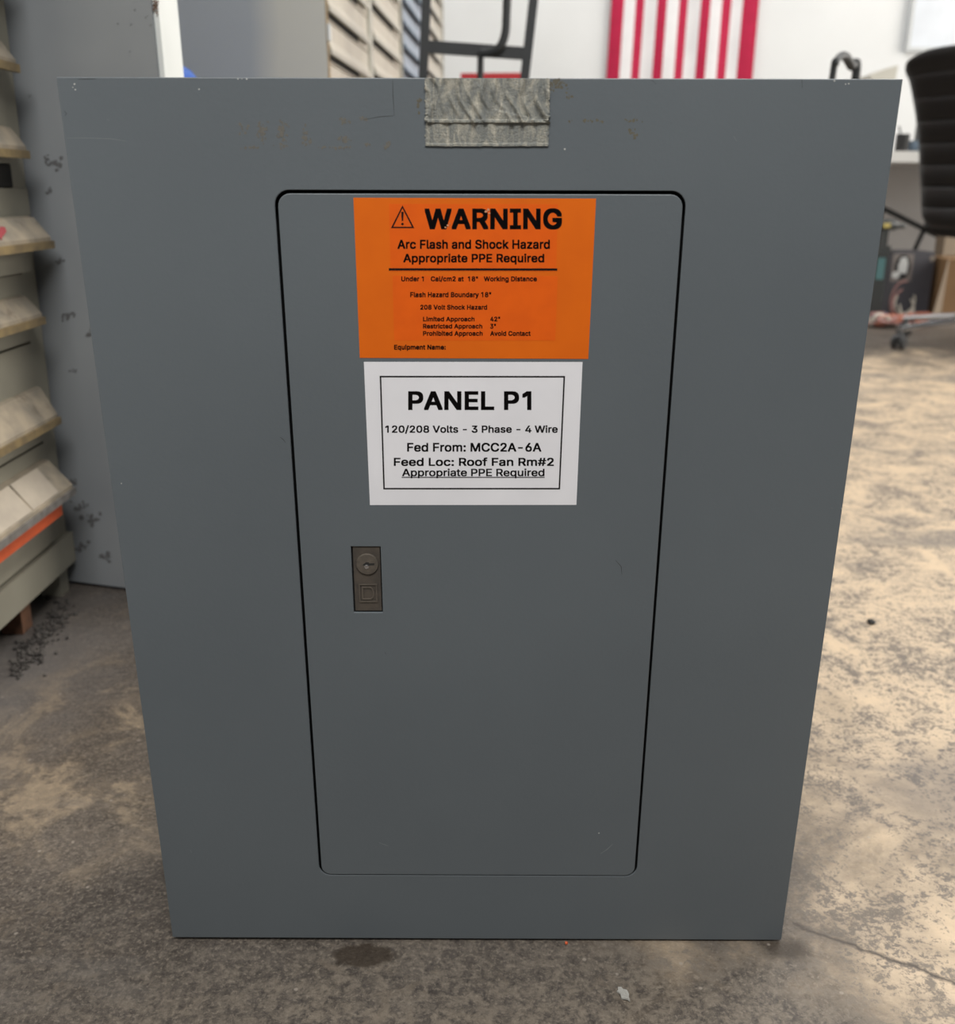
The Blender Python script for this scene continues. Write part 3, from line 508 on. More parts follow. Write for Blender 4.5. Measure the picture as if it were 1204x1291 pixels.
'o': [415,[[207,-8,182,-7,159,-2,137,6,117,16,98,30,82,46,68,64,56,85,46,108,40,133,36,159,34,187,36,216,40,243,46,268,56,291,68,312,82,330,98,346,117,360,137,371,159,378,182,383,207,384,233,383,256,378,278,371,299,360,317,346,333,330,347,312,359,291,369,268,376,243,380,216,381,187,380,159,376,133,369,108,359,85,347,64,333,46,317,30,299,16,278,6,256,-2,233,-7],[207,46,226,48,242,51,257,57,270,66,282,76,292,89,300,102,307,117,312,134,316,151,318,169,319,187,318,206,316,224,312,242,307,258,300,274,292,287,282,300,270,310,257,319,242,325,226,329,207,330,189,329,173,325,158,319,145,310,134,300,124,287,115,274,108,258,103,242,99,224,97,206,96,187,97,169,99,151,103,134,108,117,115,102,124,89,134,76,145,66,158,57,173,51,189,48]]],
'p': [424,[[53,-143,53,379,112,379,112,319,118,319,137,346,144,353,152,360,161,367,171,373,183,378,197,381,212,384,229,384,252,383,274,378,294,371,313,361,330,347,345,332,359,313,370,293,379,270,385,245,389,218,390,189,389,160,385,133,379,108,370,84,359,64,346,45,330,29,313,16,294,5,274,-2,252,-7,229,-8,213,-7,198,-5,184,-1,173,4,162,10,153,17,145,24,138,31,118,59,114,59,114,-143],[220,47,237,48,253,51,267,57,279,66,291,76,301,88,309,101,316,117,321,133,325,151,327,170,328,189,327,209,325,227,321,245,316,261,309,276,301,290,291,301,280,311,267,319,253,325,237,329,220,330,203,329,188,325,174,320,161,312,150,302,140,291,132,278,125,263,120,247,116,229,113,210,113,189,113,169,116,150,120,132,125,115,132,100,140,86,150,75,162,65,174,57,188,51,204,48]]],
'q': [424,[[372,-143,311,-143,311,59,306,59,287,31,280,24,272,17,263,10,252,4,241,-1,227,-5,212,-7,195,-8,172,-7,151,-2,130,5,111,16,94,29,79,45,66,64,55,84,46,108,39,133,35,160,34,189,35,218,39,245,46,270,55,293,66,313,79,332,95,347,112,361,131,371,151,378,173,383,196,384,213,384,228,381,241,378,253,373,263,367,272,360,280,353,287,346,307,319,313,319,313,379,372,379],[205,47,221,48,236,51,250,57,263,65,274,75,284,86,293,100,299,115,305,132,309,150,311,169,312,189,311,210,309,229,305,247,300,263,293,278,284,291,275,302,263,312,251,320,237,325,221,329,205,330,187,329,172,325,157,319,145,311,133,301,124,290,115,276,108,261,103,245,99,227,97,209,96,189,97,170,99,151,103,133,109,117,115,101,124,88,134,76,145,66,158,57,172,51,188,48]]],
'r': [259,[[53,0,53,379,112,379,112,321,115,321,122,335,130,347,140,358,152,367,166,375,181,380,196,384,213,385,229,384,243,384,243,322,230,324,207,326,194,325,182,323,170,319,159,315,149,309,140,301,132,293,126,284,121,273,117,262,114,250,114,237,114,0]]],
's': [365,[[182,-8,163,-7,145,-5,128,-2,112,3,98,10,84,18,72,27,62,38,53,50,45,63,40,78,36,94,94,107,99,92,105,79,114,69,124,60,136,54,150,49,165,46,181,45,200,46,217,50,232,55,244,62,255,71,262,81,267,91,268,103,267,112,265,121,260,129,254,136,246,142,237,147,225,151,212,155,149,170,125,177,104,186,87,196,72,208,61,222,53,237,48,255,47,274,48,290,51,305,57,319,65,332,75,343,87,354,100,363,115,370,131,377,149,381,167,384,187,384,206,384,223,381,239,378,254,372,267,366,279,358,290,349,299,339,307,328,314,316,319,303,324,290,268,277,264,288,258,298,251,307,243,316,232,323,219,328,205,331,187,333,171,332,156,329,143,324,131,317,121,308,114,299,110,289,109,277,110,267,112,258,117,250,124,243,133,237,144,232,157,227,172,223,229,209,254,202,275,194,292,183,306,171,317,158,325,142,330,125,331,107,330,90,326,75,321,61,312,47,302,35,290,24,276,15,260,6,242,0,223,-5,203,-7]]],
't': [227,[[204,379,204,327,6,327,6,379],[65,471,126,471,126,98,127,86,128,76,132,68,136,61,142,56,150,53,159,51,170,50,185,51,202,54,213,2,192,-3,168,-4,145,-3,125,2,107,10,92,21,80,35,72,52,67,71,65,93]]],
'u': [410,[[182,-5,164,-4,146,-1,130,4,115,11,101,20,89,31,78,44,69,59,62,76,57,95,54,116,53,139,53,379,114,379,114,144,115,123,119,105,127,89,137,75,150,64,164,56,181,52,200,50,213,51,226,53,238,57,249,62,259,69,268,77,276,86,283,97,289,109,293,122,295,137,296,153,296,379,357,379,357,0,298,0,298,92,307,92,297,67,286,47,272,30,257,17,240,7,222,0,203,-4]]],
'v': [389,[[163,0,17,379,84,379,165,155,187,87,206,21,184,21,203,87,224,155,305,379,371,379,226,0]]],
'y': [389,[[47,-139,61,-86,71,-87,104,-89,111,-87,118,-84,124,-80,130,-74,136,-67,141,-58,146,-48,151,-36,163,-1,17,379,84,379,165,155,187,87,206,21,184,21,202,87,224,155,305,379,371,379,204,-58,198,-72,191,-85,184,-97,177,-107,168,-116,159,-124,150,-130,139,-136,128,-140,117,-143,104,-145,91,-145,65,-143]]],
'z': [380,[[42,0,42,46,254,320,254,323,48,323,48,379,333,379,333,331,126,60,126,56,339,56,339,0]]],
}

def glyph_tris(ch):
    """triangles of one letter outline (units: 1/1000 em)"""
    adv, cons = GLYPHS[ch]
    loops = [[Vector((c[k], c[k + 1], 0)) for k in range(0, len(c), 2)] for c in cons]
    if ch == '1': loops = loops[1:]
    def sarea(l): return sum(l[k - 1].x * l[k].y - l[k].x * l[k - 1].y for k in range(len(l)))
    def inside(p, l):
        r = False
        for k in range(len(l)):
            a, b = l[k - 1], l[k]
            if (a.y > p.y) != (b.y > p.y) and p.x < (b.x - a.x) * (p.y - a.y) / (b.y - a.y) + a.x: r = not r
        return r
    if not loops: return adv, []
    big = max(loops, key=lambda l: abs(sarea(l))); sg = sarea(big) > 0; out = []
    for l in loops:
        if (sarea(l) > 0) != sg: continue
        holes = [h for h in loops if (sarea(h) > 0) != sg and inside(h[0], l)]
        vs_ = [v for q in [l] + holes for v in q]
        for t in tessellate_polygon([l] + holes): out.append([(vs_[k].x, vs_[k].y) for k in t])
    return adv, out
def lettering(name, text, x0, x1, ytop, ybot, parent, y, bold=0.0, track=-36.0, mat=None):
    tris = []; pen = 0.0; b = bold * 1000
    offs = [(0, 0)] + ([(b * i, b * j) for i in (-1, 0, 1) for j in (-1, 0, 1) if i or j] if b else [])
    for ch in text:
        adv, tt = glyph_tris(ch)
        for t in tt:
            for ox, oy in offs: tris.append([(px + pen + ox, py + oy) for px, py in t])
        pen += adv + 2 * b + track
    xs = [p[0] for t in tris for p in t]; ys = [p[1] for t in tris for p in t]
    ax, bx_, ay, by_ = min(xs), max(xs), min(ys), max(ys); bm = new(); cache = {}
    for t in tris:
        vs_ = []
        for p in t:
            if p not in cache:
                q = uv(x0 + (p[0] - ax) / (bx_ - ax) * (x1 - x0), ybot + (p[1] - ay) / (by_ - ay) * (ytop - ybot))
                cache[p] = bm.verts.new((q[0], y, q[1]))
            vs_.append(cache[p])
        try: bm.faces.new(vs_)
        except ValueError: pass
    me = bpy.data.meshes.new(name); bm.to_mesh(me); bm.free(); me.materials.append(mat or M['black_ink'])
    o = bpy.data.objects.new(name, me); C.objects.link(o); o.parent = parent
    return o
SY = DF
orange = sticker('warning_sticker', [(445.6, 249.2), (751.4, 250.3), (741.6, 452.3), (453.7, 451)], M['orange'], SY)
sticker('overlay_strip', [(490.5, 257), (703.5, 257.5), (701, 342), (492.5, 342)], M['orange_over'], SY - 0.00015, 0.00008, orange)
sticker('overlay_strip', [(495, 347.5), (703, 348), (700, 429), (497, 429)], M['orange_over'], SY - 0.00015, 0.00008, orange)
LY = SY - 0.00030
lettering('heading_lettering', 'WARNING', 535.3, 708.4, 262.5, 289.3, orange, LY, 0.028)
lettering('hazard_lettering', 'Arc Flash and Shock Hazard', 501.2, 693.2, 302, 313.8, orange, LY, 0.022)
lettering('required_lettering', 'Appropriate PPE Required', 508.5, 686.1, 319.6, 333.4, orange, LY, 0.022)
lettering('distance_lettering', 'Under 1   Cal/cm2 at  18"   Working Distance', 506, 676.8, 348, 356.2, orange, LY, 0.027)
lettering('boundary_lettering', 'Flash Hazard Boundary 18"', 517.3, 619.2, 368, 376.2, orange, LY, 0.027)
lettering('voltage_lettering', '208 Volt Shock Hazard', 530, 614.1, 384, 390.3, orange, LY, 0.027)
lettering('limited_lettering', 'Limited Approach', 533.4, 598.3, 399, 406.4, orange, LY, 0.027)
lettering('limit_number', '42"', 618, 630.5, 399, 405.0, orange, LY, 0.027)
lettering('restricted_lettering', 'Restricted Approach', 533.4, 608, 408, 415.4, orange, LY, 0.027)
lettering('restricted_number', '3"', 618, 625.2, 408, 414.2, orange, LY, 0.027)
lettering('prohibited_lettering', 'Prohibited Approach', 533.4, 608.5, 417, 424.6, orange, LY, 0.027)
lettering('contact_lettering', 'Avoid Contact', 618, 668.9, 417, 423.3, orange, LY, 0.027)
lettering('equipment_lettering', 'Equipment Name:', 497, 562, 434.2, 442, orange, LY, 0.027)
bm = new(); add_prism(bm, quad_px([(490.4, 338), (702.4, 338.2), (702.4, 341), (490.4, 340.8)]), 'y', LY - 0.00005, LY)
obj('rule_line', bm, M['black_ink'], orange)
bm = new()                                           # warning triangle with exclamation mark
To, Ti = [(507.5, 258.8), (522.4, 287.4), (493, 287.4)], [(507.5, 262.3), (519.4, 285.8), (496, 285.8)]
for i in range(3): add_prism(bm, quad_px([To[i], To[(i + 1) % 3], Ti[(i + 1) % 3], Ti[i]]), 'y', LY - 0.00005, LY)
add_prism(bm, quad_px([(505.9, 267), (509.1, 267), (508.3, 278.5), (506.7, 278.5)]), 'y', LY - 0.00005, LY)
add_prism(bm, quad_px([(507.5 + 1.6 * math.cos(R(a)), 282.3 + 1.6 * math.sin(R(a))) for a in range(0, 360, 30)]), 'y', LY - 0.00005, LY)
obj('warning_triangle', bm, M['black_ink'], orange)
scr = paint('scraped_print', (0.55, 0.26, 0.14), rough=0.6)
for spot in (((615.5, 264.5, 2.6), (612.5, 266.8, 2.2), (617, 269, 1.6)), ((561.5, 286.6, 1.5), (564.5, 284.0, 1.7), (567, 281.8, 1.0))):
    bm = new()                                       # small torn spots where the print is scraped off
    for k, (px, py, r_) in enumerate(spot):
        add_prism(bm, quad_px([(px + r_ * random.uniform(.6, 1.1) * math.cos(R(a)), py + r_ * random.uniform(.5, .9) * math.sin(R(a))) for a in range(0, 360, 45)]), 'y', LY - 0.0001 - k * 0.00001, LY - 0.00002)
    obj('scraped_spot', bm, scr, orange)

white = sticker('panel_name_sticker', [(458.8, 456), (734.3, 456.2), (726.6, 636.2), (466.5, 636.4)], M['white_label'], SY)
bm = new()
bo = [(478.8, 473.6), (712.3, 473.8), (706, 616.6), (483.4, 616.6)]; bi = [(480.8, 475.5), (710.3, 475.7), (704.2, 614.8), (485.2, 614.8)]
WY = SY - 0.00020
for i in range(4): add_prism(bm, quad_px([bo[i], bo[(i + 1) % 4], bi[(i + 1) % 4], bi[i]]), 'y', WY - 0.00005, WY)
obj('border_line', bm, M['black_ink'], white)
lettering('panel_name_lettering', 'PANEL P1', 514.7, 669.9, 493, 516.7, white, WY, 0.024)
lettering('volts_lettering', '120/208 Volts - 3 Phase - 4 Wire', 485.8, 703.1, 535.8, 546.6, white, WY, 0.020)
lettering('fed_from_lettering', 'Fed From: MCC2A-6A', 513.4, 682.5, 557.9, 569.3, white, WY, 0.020)
lettering('feed_location_lettering', 'Feed Loc: Roof Fan Rm#2', 496.6, 698.2, 576.5, 587.3, white, WY, 0.020)
lettering('protection_lettering', 'Appropriate PPE Required', 507, 686.4, 590.4, 602.6, white, WY, 0.017)
bm = new(); add_prism(bm, quad_px([(506.5, 600.9), (686.6, 600.9), (686.6, 602.0), (506.5, 602.0)]), 'y', WY - 0.00005, WY)
obj('underline', bm, M['black_ink'], white)

# ---- old masking tape on the top edge, glue residue and scratches
def tape_mesh():
    bm = new(); nx, nz = 110, 62; g = []
    A, B, Cc, D_ = quad_px([(536, 98.6), (693.5, 99.2), (691.5, 184.2), (536.6, 184.4)])
    for j in range(nz + 1):
        row = []
        for i in range(nx + 1):
            s, t = i / nx, j / nz
            top = Vector(A).lerp(Vector(B), s); bot = Vector(D_).lerp(Vector(Cc), s)
            jag = (noise.noise((s * 22, 3.1, 0)) * 0.010 + noise.noise((s * 70, 7.7, 0)) * 0.006) - max(0, 0.08 - s) * 0.12
            p = top.lerp(bot, t * (1 + jag))
            jx = noise.noise((9.2, t * 30, 1)) * 0.0012
            x = p.x + jx * ((1 - min(1, s * 12)) + (1 - min(1, (1 - s) * 12)))
            if t < 0.66:
                ph = s * 9.5 - t * 1.6 + noise.noise((s * 3, t * 2, 2)) * 0.9 + (0.9 * s * s * (0.66 - t))
                rid = abs(math.sin(ph * math.pi)) ** 5 * 0.0022 * (0.5 + noise.noise((s * 6, t * 3, 5)))
                hgt = 0.0006 + max(0, rid) + noise.noise((s * 40, t * 14, 0)) * 0.00022 + 0.0005 * (1 if t > 0.2 + 0.45 * s and s > .55 else 0)
                if t > 0.6: hgt += 0.0006
            else:
                hgt = 0.00045 + noise.noise((s * 12, t * 40, 0)) * 0.00014 + (0.0005 if t > 0.965 else 0)
            row.append(bm.verts.new((x, -max(0.0002, hgt), p.y)))
        g.append(row)
    for j in range(nz):
        for i in range(nx): bm.faces.new((g[j][i], g[j][i + 1], g[j + 1][i + 1], g[j + 1][i]))
    ed = [g[0][i] for i in range(nx + 1)] + [g[j][nx] for j in range(1, nz + 1)] + [g[nz][i] for i in range(nx - 1, -1, -1)] + [g[j][0] for j in range(nz - 1, 0, -1)]
    bk = [bm.verts.new((v.co.x, 0.0, v.co.z)) for v in ed]
    for i in range(len(ed)): bm.faces.new((ed[i], ed[(i + 1) % len(ed)], bk[(i + 1) % len(ed)], bk[i]))
    bm.faces.new(bk)
    return bm
tp = obj('masking_tape', tape_mesh(), M['tape'], panel, smooth=True); tp['label'] = 'torn grey masking tape remnant'

def flecks(name, mat, blobs, y=-0.00005, parent=None):
    """irregular thin flakes: (px, py, half-width, half-height, count); each patch is one part"""
    for (px, py, hw, hh, cnt) in blobs:
        bm = new()
        for k in range(cnt):
            x = px + random.gauss(0, hw * 0.45); z = py + random.gauss(0, hh * 0.45); r_ = random.uniform(0.7, 2.3)
            add_prism(bm, quad_px([(x + r_ * random.uniform(.4, 1.2) * math.cos(R(a)), z + r_ * random.uniform(.5, 1.5) * math.sin(R(a))) for a in range(0, 360, 60)]), 'y', y - k * 1e-6, 0.0)
        o = obj(name, bm, mat, parent or panel); o['kind'] = 'stuff'
flecks('glue_residue', M['residue'], [(306, 163, 6, 8, 8), (331, 166, 6, 14, 46), (356, 166, 7, 15, 60), (385, 168, 5, 14, 26), (391, 178, 6, 5, 8), (433, 154, 6, 5, 18), (433, 176, 7, 6, 26), (461, 150, 8, 3, 10), (463, 182, 5, 3, 8), (489, 182, 5, 4, 16), (316, 186, 14, 1.5, 12), (420, 186, 22, 1.2, 18), (355, 184, 9, 3, 8)])
flecks('glue_smear', paint('olive_glue', (0.11, 0.098, 0.068), (0.08, 0.072, 0.052), 300, 0.6), [(701, 103, 9, 4, 34), (690, 112, 4, 12, 30), (705, 108, 14, 6, 26), (684, 140, 5, 4, 12), (716, 118, 6, 8, 8), (528, 128, 2, 20, 12), (800, 168, 8, 8, 12), (795, 152, 14, 2, 10), (740, 152, 30, 2, 16)])
def strokes(name, mat, lines, wpx=0.9):
    for ln in lines:
        bm = new(); L_, R_ = [], []
        for k, p in enumerate(ln):
            d = Vector(ln[min(k + 1, len(ln) - 1)]) - Vector(ln[max(k - 1, 0)]); nrm = Vector((-d.y, d.x)).normalized() * wpx / 2 * (0.5 if k in (0, len(ln) - 1) else 1)
            L_.append(tuple(Vector(p) - nrm)); R_.append(tuple(Vector(p) + nrm))
        q = quad_px(L_ + R_[::-1]); on_door = dx0 < q[0][0] < dx1 and dz0 < q[0][1] < dz1
        add_prism(bm, q, 'y', -0.00046 if on_door else -0.00006, 0.0)
        obj(name, bm, mat, panel)
strokes('dark_scratch', M['scratch_dark'], [[(495, 101), (495.5, 120), (497, 146)], [(458, 151), (480, 147), (496, 146)], [(822, 101), (827, 106)], [(1011, 100), (1011.5, 111)], [(353, 551), (357, 554), (360, 558)], [(98, 100), (110, 99.6), (121, 99.5)], [(485, 822), (487, 824.5)], [(81, 140), (84, 143), (82, 146)], [(776, 706), (783, 714), (784, 724)]], 0.8)
strokes('pale_scratch', M['scratch_light'], [[(84, 174), (110, 174), (140, 175), (160, 178)], [(135, 150), (138, 152)], [(925, 172), (929, 178)], [(757, 1076), (766, 1070), (772, 1064)], [(1048, 640), (1049.5, 641)], [(478, 1062), (489, 1066)], [(240, 1072), (241, 1074)]], 0.6)
chip = paint('pale_chip', (0.42, 0.42, 0.40), rough=0.6)
for (px, py) in ((94, 106), (92, 110), (95, 113), (251, 112.5), (300, 99.6), (305, 99.4), (311, 99.6), (1066, 106), (1070, 105.5), (1052, 102), (153, 609.5), (1061, 641), (712, 188), (755, 1050)):
    r_ = random.uniform(0.7, 1.3); bm = new()
    add_prism(bm, quad_px([(px + r_ * math.cos(R(a)), py + r_ * math.sin(R(a))) for a in range(0, 360, 60)]), 'y', -0.00046 if (py > 900 or 360 < px < 850 and py > 250) else -0.00006, 0.0)
    obj('paint_chip', bm, chip, panel)

# ------------------------------------------------------------------ card-file cabinets (builder)
def drawer_parts(root, x0, x1, z0, z1, mfront, mhood, mlip, hoods=True, proud=0.006, hood_z=None, depth=0.034, hood_h=0.042, tilt=0.0, shade_strip=True, full=None):
    """one drawer: front plate > hooded pull and its lip.  Local: -Y is the front, X the width"""
    dw = new(); add_box(dw, x0, x1, -proud, 0.02, z0, z1)
    d = obj('drawer', dw, mfront, root, 0.0015)
    hz = hood_z if hood_z is not None else z0 + (z1 - z0) * 0.28      # bottom of the hood
    a, b_ = (x0 + 0.004, x1 - 0.004) if full is None else full
    y0 = -proud
    bm = new(); t = 0.003
    top, bot = hz + hood_h, hz
    pr = [(y0, top), (y0 - depth * 0.25, top - 0.002), (y0 - depth, bot + 0.006), (y0 - depth, bot), (y0 - depth + t, bot), (y0 - depth + t, bot + 0.004), (y0 - depth * 0.25 + t * 0.6, top - 0.006), (y0, top - 0.006)]
    vs_ = add_prism(bm, pr, 'x', a, b_)
    for s in (a, b_ - t):                             # end cheeks
        add_prism(bm, [(y0, top - 0.004), (y0 - depth * 0.3, top - 0.006), (y0 - depth + 0.001, bot + 0.004), (y0, bot + 0.012)], 'x', s, s + t)
    if tilt: bmesh.ops.rotate(bm, cent=((a + b_) / 2, y0, top), matrix=Matrix.Rotation(tilt, 3, 'X'), verts=bm.verts)
    h = obj('drawer_pull', bm, mhood, d, 0.0008)
    bm = new(); add_box(bm, a - 0.004, b_ + 0.004, y0 - depth - 0.003, y0 - depth + 0.004, bot - 0.009, bot + 0.001)
    if tilt: bmesh.ops.rotate(bm, cent=((a + b_) / 2, y0, top), matrix=Matrix.Rotation(tilt, 3, 'X'), verts=bm.verts)
    obj('pull_lip', bm, mlip, d, 0.0015)
    if shade_strip:
        bm = new(); add_box(bm, a + 0.02, b_ - 0.02, y0 - 0.0015, y0 + 0.004, bot + 0.001, top - 0.010)  # dark strip painted in for shade under the hood
        obj('pull_shade', bm, M['dark'], d)
    return d

# near left: two stacked beige file cabinets seen along their fronts
fc = onZ(92, 742, 0.0)                                # far front foot
XF = fc.x; YF = fc.y
WN = 0.66
def zat(px, py, X=None): return onX(px, py, XF if X is None else X).z
zt = onY(52, 237, YF).z
low = thing('file_cabinet', 'lower beige steel file cabinet at left with worn hooded drawer pulls', 'file cabinet', (XF, YF - WN, 0), R(90), 'stacked beige file cabinets')
zb = onX(90, 703, XF).z
bm = new(); st = 0.041
add_box(bm, 0, WN, 0.014, 0.45, zb, zt)                                   # carcass behind the fronts
add_box(bm, WN - st, WN, 0, 0.012, zb, zt - 0.002); add_box(bm, 0, st, 0, 0.012, zb, zt - 0.002)
obj('carcass', bm, M['olive'], low, 0.003)
bm = new(); add_box(bm, st - 0.004, WN - st + 0.004, 0.011, 0.0138, zb + 0.004, zt - 0.006); obj('recess', bm, M['dark'], low)
rows = [(237, 275, 335), (350, 380, 433), (436, 488, 560), (563, 598, 678)]
def zl(y, px=66): return onY(px, y, YF - 0.05).z
bm = new(); add_box(bm, 0.0, WN, -0.010, 0.0, zb, zl(684)); obj('bottom_rail', bm, M['olive'], low, 0.006)
bm = new(); add_box(bm, st, WN - 0.002, -0.004, 0.012, zl(272), zt); obj('top_rail', bm, M['olive'], low, 0.004)
hd = [(zl(345), zl(272), zl(304), zl(272), 0.016), (zl(433), zl(345), zl(398), zl(372), 0.004), (zl(559), zl(433), zl(526), zl(487), 0.004), (zl(684), zl(559), zl(612), zl(576), 0.004)]
for i, (a, b_, hz, ht, pr) in enumerate(hd):
    d = drawer_parts(low, st + 0.003, WN - st - 0.004, a + 0.0035, b_, M['olive'], M['hood'], M['lip'] if i != 3 else M['lip_steel'], proud=pr, hood_z=hz, hood_h=max(0.03, ht - hz), depth=0.026 if i != 3 else 0.040, full=(st - 0.02, WN - (0.034, 0.062, 0.05, 0.06)[i]), shade_strip=False)
    if i == 3:
        bm = new(); add_box(bm, st, WN - 0.085, -0.036, -0.004, hz - 0.032, hz - 0.004); obj('underside_strip', bm, M['orange_rust'], d)
        y_ = -pr
        for (xa, xb, mm) in ((0.36, 0.47, M['label_paper']), (0.475, 0.555, M['label_paper'])):
            bm = new(); add_prism(bm, [(y_ - 0.0125, ht - 0.0005), (y_ - 0.0390, hz + 0.0085), (y_ - 0.0380, hz + 0.0075), (y_ - 0.0115, ht - 0.0015)], 'x', xa, xb); obj('paper_slip', bm, mm, d)
    if i == 0:
        bm = new(); y_ = -pr
        add_prism(bm, [(0.500, 0.0), (0.508, 0.004), (0.530, 0.011), (0.536, 0.017), (0.528, 0.019), (0.507, 0.012)], 'z', 0, 0.0006)
        o = obj('red_mark', bm, M['red_mark'], d)
        ang = math.atan2((ht - 0.002) - (hz + 0.006), 0.0195)
        o.matrix_local = Matrix.Translation((-0.015, y_ - 0.0255, hz + 0.0082)) @ Matrix.Rotation(ang, 4, 'X')
for (xa, xb) in ((0.0, 0.03), (WN - 0.032, WN - 0.004), (WN - 0.165, WN - 0.135), (0.16, 0.19)):
    for ya in (0.004, 0.40):
        bm = new(); add_box(bm, xa, xb, ya, ya + 0.03, 0.0, zb + 0.002); obj('foot', bm, M['olive'] if ya < 0.1 and xb > 0.6 else M['rust'], low)

LEAN = R(1.4)
low.rotation_euler = (LEAN, 0, R(90))
up = thing('file_cabinet', 'upper beige steel file cabinet set back on the lower one at left', 'file cabinet', (onY(34, 232, YF).x, YF - WN - 0.004, zt), R(90), 'stacked beige file cabinets')
XU = up.location.x
LM = Matrix.Translation(low.location) @ Matrix.Rotation(R(90), 4, 'Z') @ Matrix.Rotation(LEAN, 4, 'X')
up.location = LM @ Vector((-0.004, (XF + zt * math.sin(LEAN) - XU), zt + 0.0005)); up.rotation_euler = (LEAN, 0, R(90))
bm = new(); add_box(bm, 0, WN, 0.012, 0.42, 0.0, 0.62); add_box(bm, WN - st, WN, 0, 0.012, 0, 0.62); add_box(bm, 0, st, 0, 0.012, 0, 0.62)
obj('carcass', bm, M['olive'], up, 0.003)
def zu(y, px=20): return onY(px, y, YF - 0.06).z - zt
bm = new(); add_box(bm, st, WN - st, -0.001, 0.012, 0.001, zu(207)); obj('bottom_gap', bm, M['dark'], up)
for (a, b_, hz, ht) in ((zu(206), zu(100), zu(190), zu(163)), (zu(97), zu(-25), zu(80), zu(62)), (zu(-28), zu(-150), zu(-46), zu(-64)), (zu(-153), zu(-275), zu(-171), zu(-189))):
    drawer_parts(up, st, WN - st - 0.002, a, b_, M['olive'], M['hood'], M['lip'], proud=0.004, hood_z=hz, hood_h=max(0.03, ht - hz), depth=0.022, full=(st - 0.02, WN - 0.045), shade_strip=False)
up['label'] = 'upper beige steel file cabinet set back on the lower one at left'

# grey steel partition behind the cabinets, white front-right edge
pa, pb = onZ(95, 736, 0.002), onZ(157, 744, 0.002)
dv = (pb - pa).normalized(); ang = math.atan2(dv.y, dv.x)
pr0 = onY(203, 98, pb.y)
pinv = (Matrix.Translation((pa.x, pa.y, 0)) @ Matrix.Rotation(ang, 4, 'Z')).inverted()
qo, qd = pinv @ O, pinv.to_3x3() @ ray(203, 98); wR = (qo + qd * (-qo.y / qd.y)).x
part = thing('steel_partition', 'tall grey steel locker side with stained paint and white right edge', 'partition', (pa.x, pa.y, 0.0), ang)
bm = new(); add_box(bm, -0.32, wR - 0.004, 0.0, 0.047, 0.006, 1.75); obj('grey_face', bm, M['steel_grey'], part, 0.004)
bm = new(); add_box(bm, wR - 0.0035, wR + 0.004, 0.003, 0.047, 0.006, 1.75); obj('white_edge', bm, M['white_edge'], part, 0.003)
for xx in (-0.3, wR - 0.05):
    bm = new(); add_box(bm, xx, xx + 0.03, 0.01, 0.045, 0.0, 0.008); obj('foot', bm, M['dark'], part)
def on_part(px, py):                                  # pixel -> local x,z on the grey face
    im = part_inv; o_ = im @ O; d_ = im.to_3x3() @ ray(px, py); p = o_ + d_ * (-o_.y / d_.y); return p.x, p.z
part_inv = (Matrix.Translation(part.location) @ Matrix.Rotation(ang, 4, 'Z')).inverted()
def blot(name, mat, cs, parent, y=-0.0006):
    for (px, py, rx, ry) in cs:
        bm = new()
        for k in range(14 if rx > 2.2 else 3):
            qx, qy = px + random.gauss(0, rx * 0.6), py + random.gauss(0, ry * 0.6); r_ = min(rx, ry) * random.uniform(0.2, 0.5)
            if qx > 200: continue
            add_prism(bm, [on_part(qx + r_ * random.uniform(.6, 1.3) * math.cos(R(a)), qy + r_ * random.uniform(.6, 1.3) * math.sin(R(a))) for a in range(0, 360, 45)], 'y', y - k * 2e-5, 0.001)
        o = obj(name, bm, mat, parent); o['kind'] = 'stuff'
blot('dirt_smudge', paint('greasy_smudge', (0.125, 0.125, 0.128), rough=0.6), [(66, 206, 7, 4), (73, 205, 5, 6), (59, 200, 3, 4), (84, 399, 6, 4), (91, 396, 3, 3), (90, 468, 6, 2), (91, 607, 7, 5), (112, 420, 3, 6), (149, 30, 1.5, 2.5), (165, 32, 1.2, 2.2), (170, 12, 1.4, 3), (184, 21, 1.4, 1.4), (190, 32, 1.4, 2.6), (37, 121, 2, 3), (163, 68, 1.5, 4), (100, 640, 8, 5), (120, 655, 10, 6), (105, 690, 9, 5), (135, 700, 9, 5), (62, 240, 4, 3), (75, 330, 3, 4)], part)
blot('rust_chip', M['rust'], [(196, 6, 3.5, 9)], part)

# blue plastic drum behind the partition
dc = onY(236, 84, 1.86)
dr = 0.26; dxr = onY(251, 98, 1.86).x
drum = thing('plastic_drum', 'blue plastic drum top just showing behind the white partition edge', 'drum', (dxr - dr - 0.01, 1.86, 0))
zt_ = dc.z + 0.004
bm = new(); add_lathe(bm, [(0, 0), (dr - 0.02, 0), (dr, 0.03), (dr, 0.28), (dr + 0.008, 0.30), (dr, 0.32), (dr, 0.55), (dr + 0.008, 0.57), (dr, 0.59), (dr, zt_ - 0.026), (dr - 0.003, zt_ - 0.016), (dr - 0.010, zt_ - 0.007), (dr - 0.020, zt_ - 0.001), (dr - 0.032, zt_), (dr - 0.045, zt_ - 0.012), (0, zt_ - 0.012)], seg=48)
obj('barrel', bm, M['blue_drum'], drum, smooth=True)
bm = new(); add_lathe(bm, [(0, -0.012), (0.03, -0.012), (0.03, 0.002), (0, 0.002)], (0.1, 0.05, zt_), 20)
obj('bung_cap', bm, M['blue_drum'], drum, smooth=True)

